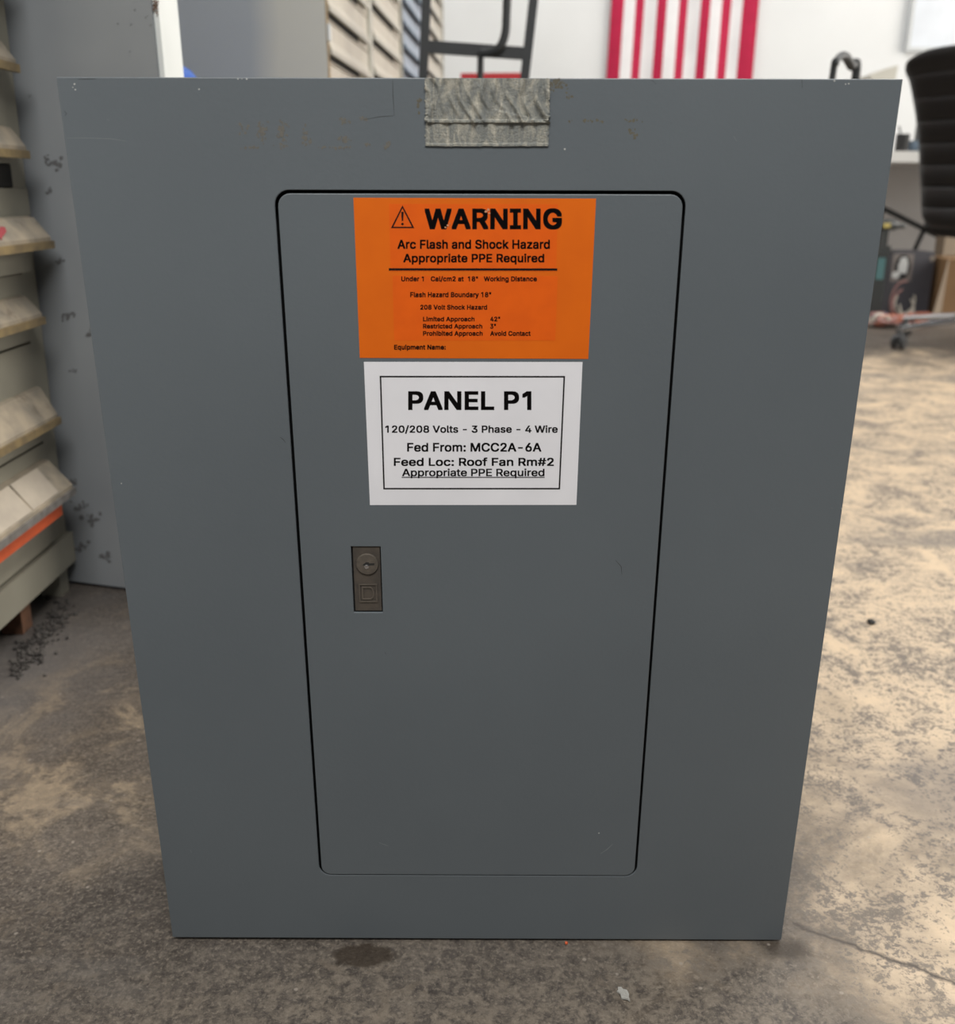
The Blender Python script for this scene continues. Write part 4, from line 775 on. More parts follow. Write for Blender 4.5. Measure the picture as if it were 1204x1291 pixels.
# row of drawer cabinets receding along the left towards the back wall
A0 = onY(405, 50, 2.5); A0.z = 0
yaw = R(90 - 3.55)
ddir = Vector((math.cos(yaw), math.sin(yaw), 0))
def row_point(px):                                    # distance along the row for a pixel column (at y = 50)
    d = ray(px, 50); dx, dy = d.x / d.y, 1.0
    # O + t*(dx,1) = A0 + s*ddir
    s = (A0.x - dx * A0.y) / (dx * ddir.y - ddir.x); return s
cuts = [row_point(p) for p in (405, 463.5, 503.5, 532, 556.5)]
def row_z(px, py):
    s = row_point(px); p = A0 + ddir * s; d = ray(px, py); return CAM_H + d.z * (p.y / d.y)
specs = [('cream drawer cabinet nearest in the receding row, behind the drum', 'cream', 'cream_frame', (410, 12, 66)),
         ('second cream drawer cabinet in the row, before the blue one', 'cream', 'cream_frame', (471, 8, 52)),
         ('blue drawer cabinet between cream ones in the receding row', 'blue_cab', 'blue_frame', (514, 12, 40)),
         ('cream drawer cabinet farthest in the row, beyond the blue one', 'cream', 'cream_frame', (541, 10, 38))]
for k, (lab, mc, mf, (px, ya, yb)) in enumerate(specs):
    s0, s1 = cuts[k], cuts[k + 1]; wd = s1 - s0 - 0.004
    loc = A0 + ddir * (s0 + 0.002)
    cab = thing('drawer_cabinet', lab, 'drawer cabinet', (loc.x, loc.y, 0), yaw, 'row of drawer cabinets by the left wall')
    bm = new(); add_box(bm, 0, wd, 0.01, 0.62, 0.0, 1.95)
    add_box(bm, 0, 0.022, -0.012, 0.01, 0, 1.95); add_box(bm, wd - 0.022, wd, -0.012, 0.01, 0, 1.95); add_box(bm, 0.022, wd - 0.022, -0.012, 0.01, 1.90, 1.95); add_box(bm, 0.022, wd - 0.022, -0.012, 0.01, 0, 0.05)
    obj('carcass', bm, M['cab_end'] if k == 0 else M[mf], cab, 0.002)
    if k == 0:
        bm = new(); add_box(bm, 0.001, 0.021, -0.014, -0.0122, 0.05, 1.90); obj('face_trim', bm, M['lip'], cab)
        bm = new(); zz = row_z(409, 43); add_box(bm, 0.003, 0.02, -0.020, -0.0142, zz - 0.018, zz + 0.018); obj('lock_tab', bm, M['white_edge'], cab)
    za, zb_ = row_z(px, ya), row_z(px, yb); sp_ = za - zb_
    z = za - sp_ * math.floor((za - 0.08) / sp_)
    while z + sp_ * 0.75 < 1.90:
        drawer_parts(cab, 0.024, wd - 0.024, z - 0.22 * sp_, z + 0.75 * sp_, M[mc], M[mc], M[mf], proud=0.004, hood_z=z + 0.04 * sp_, hood_h=0.30 * sp_, depth=0.012, full=(0.03, wd - 0.06), shade_strip=False)
        bm = new(); add_box(bm, 0.034, 0.024 + (wd - 0.048) * 0.72, -0.0065, 0.0, z - 0.16 * sp_, z + 0.05 * sp_); obj('pull_shade', bm, M['dark'], cab.children[-1])  # shadow under the hooded pull, painted as a dark strip
        z += sp_

# ------------------------------------------------------------------ black cart frame behind the panel
def cart(Y=2.9):
    P = lambda px, py, dy=0.0: onY(px, py, Y + dy)
    bl, br = P(533.5, 98), P(661.5, 98)
    tl, tr = P(537.5, 0), P(672.5, 0)
    root = thing('hand_truck', 'black steel hand truck standing behind the panel before the cabinets', 'hand truck', ((bl.x + br.x) / 2 - 0.06, Y, 0))
    L_ = lambda v: v - root.location
    def rail(name, a, b_, z0, z1):
        d = (b_ - a) / (b_.z - a.z); p0 = a + d * (z0 - a.z); p1 = a + d * (z1 - a.z)
        bm = new(); hw, hd_ = 0.0125, 0.012
        r0 = [bm.verts.new(L_(p0) + Vector(q)) for q in ((-hw, -hd_, 0), (hw, -hd_, 0), (hw, hd_, 0), (-hw, hd_, 0))]
        r1 = [bm.verts.new(L_(p1) + Vector(q)) for q in ((-hw, -hd_, 0), (hw, -hd_, 0), (hw, hd_, 0), (-hw, hd_, 0))]
        bm.faces.new(r0[::-1]); bm.faces.new(r1)
        for i in range(4): bm.faces.new((r0[i], r0[(i + 1) % 4], r1[(i + 1) % 4], r1[i]))
        obj(name, bm, M['black_metal'], root, 0.003); return p0, p1
    l0, l1 = rail('side_rail', bl, tl, 0.10, 1.24)
    r0, r1 = rail('side_rail', br, tr, 0.10, 1.24)
    ca, cb = L_(P(540, 59)), L_(P(667, 68)); bm = new()
    d = (cb - ca).normalized(); u = Vector((0, 1, 0)); v = d.cross(u)
    h_ = 0.0155
    vs_ = [[bm.verts.new(p + u * a * 0.010 + v * b_ * h_) for a, b_ in ((-1, -1), (1, -1), (1, 1), (-1, 1))] for p in (ca, cb)]
    bm.faces.new(vs_[0][::-1]); bm.faces.new(vs_[1])
    for i in range(4): bm.faces.new((vs_[0][i], vs_[0][(i + 1) % 4], vs_[1][(i + 1) % 4], vs_[1][i]))
    obj('cross_bar', bm, M['black_metal'], root, 0.002)
    bm = new()
    ctrl = [L_(P(642, -70, -0.03)), L_(P(640, -20, -0.03)), L_(P(638.5, 20, -0.03)), L_(P(637, 42, -0.03)), L_(P(631, 58, -0.03)), L_(P(620, 65.5, -0.025)), L_(P(607, 67, -0.02))]
    add_tube(bm, bezier_pts(ctrl, 6), 0.0115, 12); obj('bent_handle', bm, M['black_metal'], root, smooth=True)
    bm = new(); a = P(606, 66, -0.01); b_ = P(605.5, 98, -0.01); dd = (b_ - a) / (b_.z - a.z)
    add_tube(bm, [L_(a), L_(a + dd * (0.30 - a.z))], 0.009, 10); obj('centre_bar', bm, M['black_metal'], root, smooth=True)
    for zz in (0.30, 1.235):
        pl = bl + (tl - bl) / (tl.z - bl.z) * (zz - bl.z); pr_ = br + (tr - br) / (tr.z - br.z) * (zz - br.z)
        bm = new(); add_tube(bm, [L_(pl), L_(pr_)], 0.011, 10); obj('cross_bar', bm, M['black_metal'], root, smooth=True)
    xc0, xc1 = l0.x - root.location.x, r0.x - root.location.x
    bm = new(); add_box(bm, xc0 - 0.03, xc1 + 0.03, -0.26, 0.0, 0.004, 0.010); add_box(bm, xc0 - 0.03, xc1 + 0.03, -0.008, 0.0, 0.010, 0.13)
    obj('toe_plate', bm, M['black_metal'], root, 0.001)
    bm = new(); add_tube(bm, [(xc0 - 0.08, 0.09, 0.11), (xc1 + 0.08, 0.09, 0.11)], 0.009, 10); add_tube(bm, [(xc0, 0.0, 0.13), (xc0, 0.09, 0.11)], 0.009, 8); add_tube(bm, [(xc1, 0.0, 0.13), (xc1, 0.09, 0.11)], 0.009, 8)
    obj('axle', bm, M['black_metal'], root, smooth=True)
    for xs in (xc0 - 0.06, xc1 + 0.06):
        bm = new(); add_lathe(bm, [(0.03, -0.016), (0.085, -0.02), (0.11, -0.015), (0.11, 0.015), (0.085, 0.02), (0.03, 0.016)], (xs, 0.09, 0.11), 32, Matrix.Rotation(R(90), 4, 'Y'))
        obj('wheel', bm, M['rubber'], root, smooth=True)
cart()

# red crate beyond the cart, on a low wooden stand
ra, rb = onY(583, 93, 4.4), onY(663, 97, 4.4)
stn = thing('wooden_stand', 'plain wooden stand under the red crate behind the panel', 'stand', ((ra.x + rb.x) / 2, 4.55, 0))
zc_ = ra.z - 0.28
bm = new(); add_box(bm, -0.24, 0.24, -0.20, 0.20, zc_ - 0.025, zc_); obj('top', bm, M['cardboard'], stn, 0.003)
for sx_ in (-0.22, 0.18):
    for sy_ in (-0.18, 0.14):
        bm = new(); add_box(bm, sx_, sx_ + 0.04, sy_, sy_ + 0.04, 0, zc_ - 0.025); obj('leg', bm, M['cardboard'], stn, 0.003)
crate = thing('plastic_crate', 'red plastic crate rim peeking up behind the hand truck', 'crate', ((ra.x + rb.x) / 2, 4.55, zc_ + 0.0005), R(-3))
hw = (rb.x - ra.x) / 2
bm = new(); add_box(bm, -hw + .01, hw - .01, -0.14, 0.14, 0, 0.01)
for q in ((-hw + .01, -hw + .016, -0.14, 0.14), (hw - .016, hw - .01, -0.14, 0.14), (-hw + .016, hw - .016, -0.14, -0.134), (-hw + .016, hw - .016, 0.134, 0.14)): add_box(bm, *q, 0.01, 0.27)
obj('bin', bm, M['red_box'], crate)
bm = new(); frm = [(-hw, hw, -0.15, -0.13), (-hw, hw, 0.13, 0.15), (-hw, -hw + .02, -0.13, 0.13), (hw - .02, hw, -0.13, 0.13)]
for q in frm: add_box(bm, *q, 0.255, 0.283)
obj('rim', bm, M['red_box'], crate)

# platform trolley: black loop handle rising behind the right end of the panel top
def trolley():
    Y0, Y1 = 2.30, 2.62
    a, t, b_ = onY(1049.5, 98, Y0), onY(1061, 66, (Y0 + Y1) / 2), onY(1079, 98, Y1)
    root = thing('platform_trolley', 'black loop-handled platform trolley behind the right end of the panel', 'trolley', (a.x - 0.40, 2.46, 0))
    L_ = lambda v: v - root.location
    P1, P2, P3, P4 = onY(1054, 80, Y0), onY(1059, 71.5, Y0 + 0.10), onY(1066, 71.5, Y1 - 0.12), onY(1073, 83, Y1 - 0.02)
    bm = new(); ctrl = [Vector((a.x - 0.015, Y0, 0.17)), Vector((a.x - 0.008, Y0, 0.5)), a, P1, P2, P3, P4, b_, Vector((b_.x - 0.02, Y1, 0.5)), Vector((b_.x - 0.03, Y1, 0.17))]
    pts = bezier_pts([L_(p) for p in ctrl], 8); add_tube(bm, pts, [0.0075 + 0.0035 * min(1, max(0, (i - 26) / 16)) for i in range(len(pts))], 12)
    obj('loop_handle', bm, M['black_metal'], root, smooth=True)
    bm = new(); add_box(bm, -0.25, 0.48, -0.21, 0.25, 0.135, 0.17); obj('platform', bm, M['black_metal'], root, 0.006)
    for xx in (-0.2, 0.40):
        for yy in (-0.16, 0.18):
            bm = new(); add_lathe(bm, [(0.0, -0.015), (0.05, -0.015), (0.055, -0.008), (0.055, 0.008), (0.05, 0.015), (0.0, 0.015)], (xx, yy, 0.055), 24, ROTX); 
            add_box(bm, xx - 0.02, xx + 0.02, yy - 0.024, yy - 0.018, 0.05, 0.135); add_box(bm, xx - 0.02, xx + 0.02, yy + 0.018, yy + 0.024, 0.05, 0.135)
            obj('caster', bm, M['rubber'], root)
trolley()

# ------------------------------------------------------------------ flag on the back wall
def flag():
    yb = YW - 0.03
    cols = [(771, 787), (802, 813), (829, 841), (857, 868), (884, 896), (911, 923), (937, 957)]
    root = thing('flag', 'red and white striped flag hanging vertically on the white back wall', 'flag', (onY(862, 50, yb).x, yb, 0))
    zt2, zb2 = 2.75, 1.08
    def edge(px, z):                                  # stripe edge: slight lean to the left going down
        x0 = onY(px, 0, yb).x; z0 = onY(px, 0, yb).z
        x1 = onY(px - 6.5 - (px - 771) * 0.013, 98, yb).x; z1 = onY(px, 98, yb).z
        k = (x1 - x0) / (z1 - z0)
        return x0 + k * max(-0.5, min(0.12, (z - z0))) - root.location.x
    canton_z = zt2 - 0.72
    edges = []
    for a, b_ in cols: edges += [a, b_]
    def sheet(x_a, x_b, z0, z1, mat, name, nx=4):
        bm = new(); nz = 30; g = []
        for j in range(nz + 1):
            z = z0 + (z1 - z0) * j / nz; row = []
            for i in range(nx + 1):
                xa, xb = edge(x_a, z), edge(x_b, z); x = xa + (xb - xa) * i / nx
                wv = 0.010 * math.sin(x * 24 + z * 0.8) * (0.4 + 0.6 * (zt2 - z) / (zt2 - zb2))
                row.append((bm.verts.new((x, wv, z)), bm.verts.new((x, wv + 0.002, z))))
            g.append(row)
        for j in range(nz):
            for i in range(nx):
                for s in (0, 1): bm.faces.new((g[j][i][s], g[j][i + 1][s], g[j + 1][i + 1][s], g[j + 1][i][s]))
        for j in range(nz):
            for i in (0, nx): bm.faces.new((g[j][i][0], g[j + 1][i][0], g[j + 1][i][1], g[j][i][1]))
        for i in range(nx):
            for j in (0, nz): bm.faces.new((g[j][i][0], g[j][i + 1][0], g[j][i + 1][1], g[j][i][1]))
        obj(name, bm, mat, root, smooth=True)
    for k in range(13):
        a, b_ = edges[k], edges[k + 1]
        top = zt2 if k < 6 else canton_z
        sheet(a, b_, zb2, top, M['flag_red'] if k % 2 == 0 else M['flag_white'], 'red_stripe' if k % 2 == 0 else 'white_stripe')
    sheet(edges[6], edges[13], canton_z, zt2, M['flag_blue'], 'canton', 12)
    bm = new(); add_tube(bm, [(edge(771, zt2) - 0.03, 0.0, zt2 + 0.01), (edge(957, zt2) + 0.03, 0.0, zt2 + 0.01)], 0.012, 10)
    obj('hanging_rod', bm, M['black_metal'], root, smooth=True)
flag()

# whiteboard on the back wall, top right
yb = YW - 0.03
q = onY(1141.5, 64.5, yb)
wb = thing('whiteboard', 'framed pale whiteboard on the back wall above the black chair', 'whiteboard', (q.x, yb, q.z))
bm = new(); add_box(bm, 0.015, 1.785, 0.004, 0.03, 0.015, 1.185); obj('board', bm, M['board'], wb)
bm = new()
for a in ((0, 1.8, 0, 0.022), (0, 1.8, 1.178, 1.2), (0, 0.022, 0.022, 1.178), (1.778, 1.8, 0.022, 1.178)): add_box(bm, a[0], a[1], -0.008, 0.03, a[2], a[3])
obj('frame', bm, M['board_frame'], wb)

# ------------------------------------------------------------------ desk with things on and under it
YD = 4.75
dzt, dzb = onY(1140, 190.5, YD).z, onY(1140, 204.5, YD).z
dX0 = onY(1060, 195, YD).x
desk = thing('desk', 'white laminate desk beyond the panel at right', 'desk', (dX0, YD, 0))
bm = new(); add_box(bm, 0, 1.9, 0, 0.75, dzb, dzt); obj('desktop', bm, M['desk'], desk, 0.003)
for xx in (0.02, 1.84):
    for yy in (0.05, 0.66):
        bm = new(); add_box(bm, xx, xx + 0.04, yy, yy + 0.04, 0, dzb); obj('leg', bm, M['desk'] if xx < 1 else M['desk'], desk, 0.003)
# added grey board: shade on the wall under the desk, put into its colour
bm = new(); add_box(bm, 0.06, 1.84, 0.68, 0.70, 0.12, dzb); obj('under_desk_shade', bm, paint('grey_board', (0.52, 0.50, 0.49), rough=0.6), desk)
def DP(px, py, dy=0.0): return onY(px, py, YD + dy)
# folding footrest frame: crossed black bars under the desk
xr = thing('folding_stand', 'black folding stand with crossed legs under the white desk', 'stand', (DP(1160, 300, .45).x, YD + 0.45, 0))
L_ = lambda v: v - xr.location
xo = DP(1169, 290, .45)
def bar(name, p, q, r_=0.012):
    bm = new(); add_tube(bm, [L_(p), L_(q)], r_, 8); obj(name, bm, M['black_metal'], xr, smooth=True)
a_, b2 = DP(1112, 262, .45), DP(1200, 306, .45)
bar('crossed_leg', a_, b2, 0.014)
c1, c2 = DP(1178, 262, .47), DP(1146, 330, .47)
dd = (c2 - c1) / (c2.z - c1.z); cz0 = c1 + dd * (0.0 - c1.z)
bar('crossed_leg', c1, Vector((c2.x - 0.0, c2.y, c2.z)), 0.012)
bar('upright', c2, Vector((c2.x, c2.y, 0.0)), 0.012)
bar('upright', a_, Vector((a_.x, a_.y, 0.0)), 0.012)
bar('upright', b2, Vector((b2.x, b2.y, 0.0)), 0.012)

# on the desk
dz = dzt + 0.0005
m_ = onY(1134, 190, YD + 0.12)
cup = thing('pen_cup', 'black cup on the white desk beside the panel edge', 'cup', (m_.x, YD + 0.10, dz))
hh = onY(1134, 169, YD + 0.1).z - dz; r_ = 0.030
bm = new(); add_lathe(bm, [(0, 0), (r_, 0), (r_ * 1.05, hh), (r_ * 0.95, hh), (r_ * 0.9, 0.006), (0, 0.006)]); obj('cup_body', bm, M['rubber'], cup, smooth=True)
bm = new(); add_tube(bm, [(0.01, 0, 0.007), (-0.02, 0.01, hh + 0.035)], 0.004, 8); obj('pen', bm, M['monitor'], cup)
m_ = onY(1149, 186, YD + 0.15)
mug = thing('bowl', 'slate blue bowl on the white desk beside the black chair', 'bowl', (m_.x + 0.01, YD + 0.15, dz))
hh = onY(1149, 178, YD + 0.15).z - dz
bm = new(); add_lathe(bm, [(0, 0), (0.03, 0), (0.055, hh * .6), (0.06, hh), (0.055, hh), (0.03, 0.006), (0, 0.006)]); obj('bowl_body', bm, M['slate'], mug, smooth=True)
m_ = onY(1162, 186, YD + 0.1)
tin = thing('tin', 'pale blue tin on the desk half hidden by the chair back', 'tin', (m_.x + 0.065, YD + 0.10, dz))
bm = new(); add_lathe(bm, [(0, 0), (0.04, 0), (0.04, 0.045), (0.038, 0.05), (0, 0.05)]); obj('tin_body', bm, paint('pale_blue_tin', (0.25, 0.32, 0.42), rough=0.35), tin, smooth=True)
# tilted dark screen beside the chair back
s1, s2 = onY(1150, 181, YD + 0.3), onY(1163, 128, YD + 0.3)
mon = thing('monitor', 'dark monitor edge leaning beside the black chair on the desk', 'monitor', (s1.x, YD + 0.32, dz))
bm = new(); k = s2.x - s1.x; zz = s2.z - dz
add_prism(bm, [(0.02, 0.06), (0.32, 0.06), (0.32 + k, zz), (k, zz)], 'y', -0.012, 0.012); obj('screen', bm, M['monitor'], mon, 0.003)
bm = new(); add_box(bm, 0.05, 0.25, -0.07, 0.09, 0, 0.012); add_box(bm, 0.13, 0.17, 0.008, 0.03, 0.012, 0.16); obj('stand', bm, M['monitor'], mon, 0.003)
# pale desk lamp shade behind the panel
l1, l2 = onY(1093, 95, YD + 0.4), onY(1124, 84, YD + 0.4)
lmp = thing('desk_lamp', 'pale wedge-shaped lamp shade above the desk beside the trolley handle', 'lamp', ((l1.x + l2.x) / 2, YD + 0.4, dz))
kx = (l2.x - l1.x) / 2; zA = onY(1100, 104, YD + .4).z - dz; zB = l2.z - dz; zC = l1.z - dz
bm = new(); add_prism(bm, [(-kx, zA), (kx, zA), (kx + 0.004, zB), (-kx * 0.2, zB - 0.022), (-kx - 0.01, zC - 0.005)], 'y', -0.07, 0.07); obj('lamp_shade', bm, M['ivory'], lmp, 0.006)
bm = new(); add_lathe(bm, [(0, 0), (0.07, 0), (0.07, 0.015), (0.012, 0.022), (0.010, zA + 0.01), (0, zA + 0.01)]); obj('lamp_stem', bm, M['ivory'], lmp, smooth=True)

# under the desk
YB = YD - 0.02
def px_box(px0, px1, py0, py1, Y):                    # size of an upright box from its outline
    a, b_ = onY(px0, py1, Y), onY(px1, py0, Y); return a.x, b_.x, a.z, b_.z
x0, x1, _, z1 = px_box(1120, 1180, 318, 400, YB)
bx_ = thing('product_box', 'dark grey carton with a printed picture under the desk', 'box', ((x0 + x1) / 2, YB, 0.0), 0)
hw = (x1 - x0) / 2
bm = new(); add_box(bm, -hw, hw, 0, 0.22, 0.0, z1); obj('carton', bm, M['dark_box'], bx_, 0.002)
cxw = (x0 + x1) / 2
def prt(name, px0, px1, py0, py1, mat, y, shape=None):
    a, b_ = onY(px0, py1, YB), onY(px1, py0, YB); bm = new()
    pts = [(a.x - cxw, a.z), (b_.x - cxw, a.z), (b_.x - cxw, b_.z), (a.x - cxw, b_.z)]
    if shape: pts = [(a.x - cxw + (b_.x - a.x) * u_, a.z + (b_.z - a.z) * v_) for u_, v_ in shape]
    add_prism(bm, pts, 'y', y, 0.0); return obj(name, bm, mat, bx_)
prt('printed_picture', 1122, 1153, 320, 355, M['taupe'], -0.0008)
ov = [(0.5 + 0.5 * math.cos(R(a)), 0.5 + 0.5 * math.sin(R(a))) for a in range(0, 360, 20)]
prt('printed_shape', 1125, 1150, 321, 353, M['black_print'], -0.0014, ov)
prt('printed_figure', 1131, 1146, 324, 345, M['white_print'], -0.0020, [(0.05, 0.05), (0.95, 0.0), (1, .6), (.75, 1), (.2, .95), (0, .5)])
prt('printed_figure', 1123.5, 1135, 342, 351, M['white_print'], -0.0020, ov)
prt('printed_badge', 1172, 1179, 322, 330, paint('badge_print', (0.28, 0.24, 0.2), rough=.5), -0.0008, ov)
x0, x1, _, z1 = px_box(1098, 1118, 319, 366, YB - 0.1)
tb = thing('small_screen_box', 'black boxed device with teal face beside the dark grey carton', 'box', ((x0 + x1) / 2, YB - 0.12, 0.0), R(-10))
hw = (x1 - x0) / 2
bm = new(); add_box(bm, -hw, hw, 0, 0.12, 0.0, z1); obj('case', bm, M['monitor'], tb, 0.003)
za = onY(1108, 352, YB - .1).z
bm = new(); add_box(bm, -hw * 0.75, hw * 0.6, -0.002, 0, za, z1 - 0.02); obj('teal_face', bm, M['teal'], tb)
# brown cardboard box and pale board
x0, x1, _, z1 = px_box(1179, 1240, 326, 401, YB - 0.06)
cb = thing('cardboard_box', 'brown cardboard box at the right edge behind the chair casters', 'box', (x0, YB - 0.12, 0.0), R(-4))
bm = new(); add_box(bm, 0, x1 - x0, 0.004, 0.3, 0, z1); obj('box_body', bm, M['cardboard'], cb, 0.002)
bm = new(); add_prism(bm, [(-0.045, 0.0), (-0.004, 0.0), (-0.001, z1), (-0.008, z1 - 0.01)], 'y', 0.0, 0.004); obj('flap', bm, M['cardboard_pale'], cb)
x0, x1, z0, z1 = px_box(1187, 1214, 286, 332, YB + 0.30)
pbx = thing('parcel', 'pale beige carton standing behind the brown cardboard box', 'box', ((x0 + x1) / 2, YB + 0.30, 0.0))
bm = new(); add_box(bm, -(x1 - x0) / 2, (x1 - x0) / 2 + 0.05, 0, 0.10, 0, onY(1190, 285, YB + .3).z); obj('parcel_body', bm, M['cardboard_pale'], pbx, 0.002)
bm = new(); add_box(bm, -(x1 - x0) / 2, (x1 - x0) / 2 + 0.05, -0.0006, 0.0, 0.10, 0.13); obj('parcel_tape', bm, M['label_paper'], pbx)
# yellow-grey drill standing on top of the small box
g0 = onY(1117, 300, YB - 0.06)
dl = thing('power_drill', 'dark cordless drill with yellow trim on top of the black box', 'drill', (tb.location.x + 0.02, YB - 0.06, onY(1108, 319, YB - .1).z + 0.0005))
bm = new(); add_box(bm, -0.025, 0.03, -0.02, 0.02, 0, 0.03); add_box(bm, -0.012, 0.014, -0.014, 0.014, 0.03, 0.10); obj('grip', bm, M['monitor'], dl, 0.005)
bm = new(); add_tube(bm, [(-0.05, 0, 0.125), (0.04, 0, 0.125), (0.06, 0, 0.122)], [0.026, 0.026, 0.015], 14); obj('drill_body', bm, M['monitor'], dl, smooth=True)
bm = new(); add_box(bm, -0.02, 0.012, -0.027, 0.027, 0.113, 0.133); obj('yellow_trim', bm, M['yellow'], dl, 0.004)
bm = new(); add_tube(bm, [(0.061, 0, 0.122), (0.085, 0, 0.120), (0.10, 0, 0.119)], [0.014, 0.012, 0.004], 12); obj('chuck', bm, M['monitor'], dl, smooth=True)

# tangle of cables on the floor before the boxes
def cable(name, mats, px0, px1, py, n, label):
    root = thing('cable_bundle', label, 'cables', (onZ((px0 + px1) / 2, py, 0).x, onZ((px0 + px1) / 2, py, 0).y, 0))
    xa, xb = onZ(px0, py, 0).x - root.location.x, onZ(px1, py, 0).x - root.location.x
    for i in range(n):
        ctrl = []; x = xa
        for k in range(9):
            ctrl.append((xa + (xb - xa) * random.random(), random.uniform(-0.10, 0.04), 0.006 + random.random() * 0.05))
        bm = new(); add_tube(bm, bezier_pts(ctrl, 7), 0.006, 7); obj('cable', bm, mats[i % len(mats)], root, smooth=True)
cable('cables', [M['pink'], M['coral'], M['pale_cable'], M['coral'], M['navy_cable'], M['pink']], 1092, 1132, 411, 9, 'pink and orange cable tangle on the floor against the panel edge')
cable('cables', [M['coral'], M['pink'], M['pale_cable']], 1140, 1172, 409, 5, 'orange cable tangle on the floor before the dark grey carton')
cl = onY(1140, 378, YB - 0.06)
co = thing('cable_coil', 'pink and white cable coil leaning on the dark grey carton', 'cables', (cl.x, YB - 0.035, 0))
for i, (rx, rz, mm, a0_, a1_, ox) in enumerate(((0.055, 0.085, 'pink', 80, 330, 0.0), (0.044, 0.060, 'pale_cable', 150, 400, 0.012), (0.050, 0.072, 'pink', 110, 300, 0.006), (0.030, 0.040, 'pale_cable', 170, 420, 0.018), (0.036, 0.052, 'pale_cable', 190, 380, 0.014))):
    bm = new(); cz_ = cl.z - 0.010 * i
    add_tube(bm, [(ox + rx * math.cos(R(a)) * (1 + 0.1 * math.sin(R(2 * a + 40 * i))), -0.006 * i + 0.004 * math.sin(R(3 * a)), max(0.006, cz_ + rz * math.sin(R(a)))) for a in range(a0_, a1_, 12)], 0.0045, 7); obj('loop', bm, M[mm], co, smooth=True)

# ------------------------------------------------------------------ black office chair
cc = Vector((1.995, 3.86, 0.0))
chair = thing('office_chair', 'black ribbed leather office chair with chrome base at right edge', 'office chair', cc)
fw = Vector((math.sin(R(55)), math.cos(R(55)), 0)); dr_ = Vector((math.cos(R(55)), -math.sin(R(55)), 0)); UP = Vector((0, 0, 1))
# backrest: ribbed pad; horizontal channels, rounded rim, leaning back
def backrest():
    bm = new(); nu, nv = 22, 96; half = 0.25; z0, z1 = 0.455, 1.075
    def surf(u, v, side):
        z = z0 + (z1 - z0) * v
        lean = -0.15 - 0.245 * v ** 2.1
        c = u * u
        wcur = half * (0.90 + 0.10 * min(1, v * 3)) * (1 - 0.10 * max(0, (v - 0.9) / 0.1) ** 2 * 1) * (1 - 0.18 * max(0, (0.1 - v) / 0.1) ** 2)
        rib = abs(math.sin(math.pi * v * 8.0)) ** 0.55
        th = 0.020 + 0.012 * rib
        edge = (1 - u ** 8) ** 0.5 * (1 - (2 * v - 1) ** 16) ** 0.5
        off = lean + 0.03 * c + side * th * edge
        p = dr_ * (u * wcur) + fw * off + UP * (z - 0.035 * (u ** 4) * max(0, (v - 0.85) / 0.15))
        return p
    G = {}
    for s in (-1, 1):
        G[s] = [[bm.verts.new(surf(-1 + 2 * i / nu, j / nv, s)) for i in range(nu + 1)] for j in range(nv + 1)]
        for j in range(nv):
            for i in range(nu): bm.faces.new((G[s][j][i], G[s][j][i + 1], G[s][j + 1][i + 1], G[s][j + 1][i]))
    bmesh.ops.remove_doubles(bm, verts=bm.verts, dist=0.0004)
    return bm
obj('backrest', backrest(), M['leather'], chair, smooth=True)
def seat():
    bm = new(); n = 26; G = {}
    for s in (-1, 1):
        G[s] = []
        for j in range(n * 3 + 1):
            v = j / (n * 3); row = []
            for i in range(n + 1):
                u = -1 + 2 * i / n; e = max(0, (1 - u ** 8)) ** 0.5 * max(0, (1 - (2 * v - 1) ** 10)) ** 0.5
                th = (0.028 + 0.012 * abs(math.sin(math.pi * v * 7)) ** 0.55) * e
                row.append(bm.verts.new(dr_ * (u * 0.25) + fw * (-0.06 + 0.34 * v) + UP * (0.455 + s * th - 0.02 * max(0, v - 0.8) * 5)))
            G[s].append(row)
        for j in range(n * 3):
            for i in range(n): bm.faces.new((G[s][j][i], G[s][j][i + 1], G[s][j + 1][i + 1], G[s][j + 1][i]))
    bmesh.ops.remove_doubles(bm, verts=bm.verts, dist=0.0004)
    return bm
obj('seat', seat(), M['leather'], chair, smooth=True)
bm = new(); add_lathe(bm, [(0, 0.09), (0.032, 0.09), (0.032, 0.22), (0.016, 0.23), (0.016, 0.40), (0.09, 0.405), (0.09, 0.425), (0, 0.425)], seg=24); obj('gas_lift', bm, M['chrome'], chair, smooth=True)
ca0 = onZ(1131, 440, 0.0) - cc
a0 = math.atan2(ca0.y, ca0.x); LR = Vector((ca0.x, ca0.y)).length
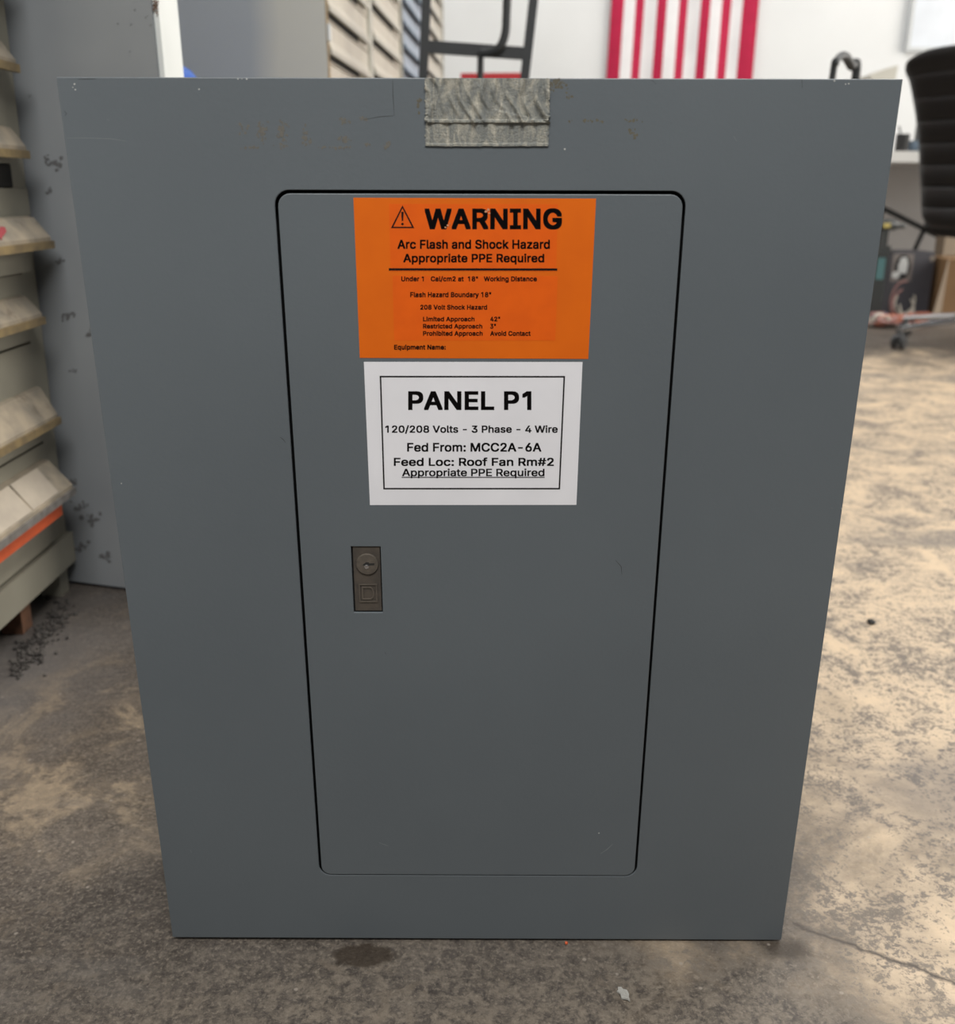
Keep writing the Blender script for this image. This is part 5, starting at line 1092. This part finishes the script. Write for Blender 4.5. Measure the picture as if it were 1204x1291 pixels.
for k in range(5):
    a = a0 + k * 2 * math.pi / 5; d = Vector((math.cos(a), math.sin(a), 0)); sd = Vector((-d.y, d.x, 0))
    bm = new(); rings = []
    for t_ in range(7):
        t = t_ / 6; w_ = 0.026 - 0.009 * t; z = 0.118 - 0.030 * t - 0.012 * t * t; hh_ = 0.017 - 0.006 * t
        p = d * (0.02 + (LR - 0.02) * t)
        rings.append([bm.verts.new(p + sd * (w_ * math.cos(R(b))) + UP * (z + hh_ * math.sin(R(b)))) for b in range(0, 360, 36)])
    for r1_, r2_ in zip(rings, rings[1:]):
        for i in range(10): bm.faces.new((r1_[i], r1_[(i + 1) % 10], r2_[(i + 1) % 10], r2_[i]))
    bm.faces.new(rings[0][::-1]); bm.faces.new(rings[-1])
    obj('base_leg', bm, M['chrome'], chair, smooth=True)
    bm = new(); pc = d * (LR - 0.005)
    rr = Matrix.Rotation(a + R(35 + 40 * k), 4, 'Z') @ ROTX
    for off in (-0.016, 0.016):
        o_ = (Matrix.Rotation(a + R(35 + 40 * k), 3, 'Z') @ Vector((0, off, 0)))
        add_lathe(bm, [(0, -0.009), (0.024, -0.009), (0.028, -0.005), (0.028, 0.005), (0.024, 0.009), (0, 0.009)], pc + o_ + UP * 0.028, 20, rr)
    cst = obj('caster', bm, M['caster'], chair, smooth=True)
    bm = new(); add_lathe(bm, [(0, 0.034), (0.020, 0.034), (0.022, 0.05), (0.010, 0.062), (0.006, 0.085), (0, 0.085)], pc, 16); obj('caster_hood', bm, M['caster'], cst, smooth=True)

# ------------------------------------------------------------------ small things on the floor
p = onZ(785, 1254, 0)
bm = new(); pts = []
for a in range(0, 360, 30): pts.append((0.0042 * random.uniform(.5, 1.2) * math.cos(R(a)), 0.0075 * random.uniform(.5, 1.2) * math.sin(R(a))))
vs_ = add_prism(bm, pts, 'z', 0.0, 0.0014)
for v in vs_: v.co.z += abs(noise.noise((v.co.x * 300, v.co.y * 300, 0))) * 0.003
bmesh.ops.rotate(bm, cent=(0, 0, 0), matrix=Matrix.Rotation(R(30), 3, 'Z'), verts=bm.verts)
o = tag(obj('paper_scrap', bm, M['scrap']), 'crumpled pale grey scrap on the floor in front of the panel', 'scrap'); o.location = (p.x, p.y, 0.0003)
p = onZ(1098, 786, 0)
bm = new(); bmesh.ops.create_icosphere(bm, subdivisions=2, radius=0.006)
for v in bm.verts: v.co *= 1 + 0.35 * noise.noise(v.co * 160); v.co.z *= 0.6
o = tag(obj('pebble', bm, M['rubber'], smooth=True), 'small black pebble on the beige floor right of the panel', 'pebble'); o.location = (p.x, p.y, 0.003)
p = onZ(714, 1190, 0)
bm = new(); bmesh.ops.create_icosphere(bm, subdivisions=1, radius=0.0015)
o = tag(obj('crumb', bm, M['orange_rust']), 'tiny orange crumb on the floor at the panel foot', 'crumb'); o.location = (p.x, p.y, 0.001)
bm = new()
for k in range(260):
    t = random.random(); px = 2 + 66 * t + random.gauss(0, 7); py = 845 - 78 * t + random.gauss(0, 9)
    q = onZ(px, py, 0); r_ = random.uniform(0.001, 0.004)
    res = bmesh.ops.create_icosphere(bm, subdivisions=1, radius=r_, matrix=Matrix.Translation((q.x + 0.02, q.y, r_ * 0.5)))
    for v in res['verts']: v.co += Vector((random.gauss(0, .25), random.gauss(0, .25), random.gauss(0, .15))) * r_
o = tag(obj('floor_debris', bm, M['debris']), 'crumbled dark dirt along the floor under the left file cabinet', 'debris'); o['kind'] = 'stuff'
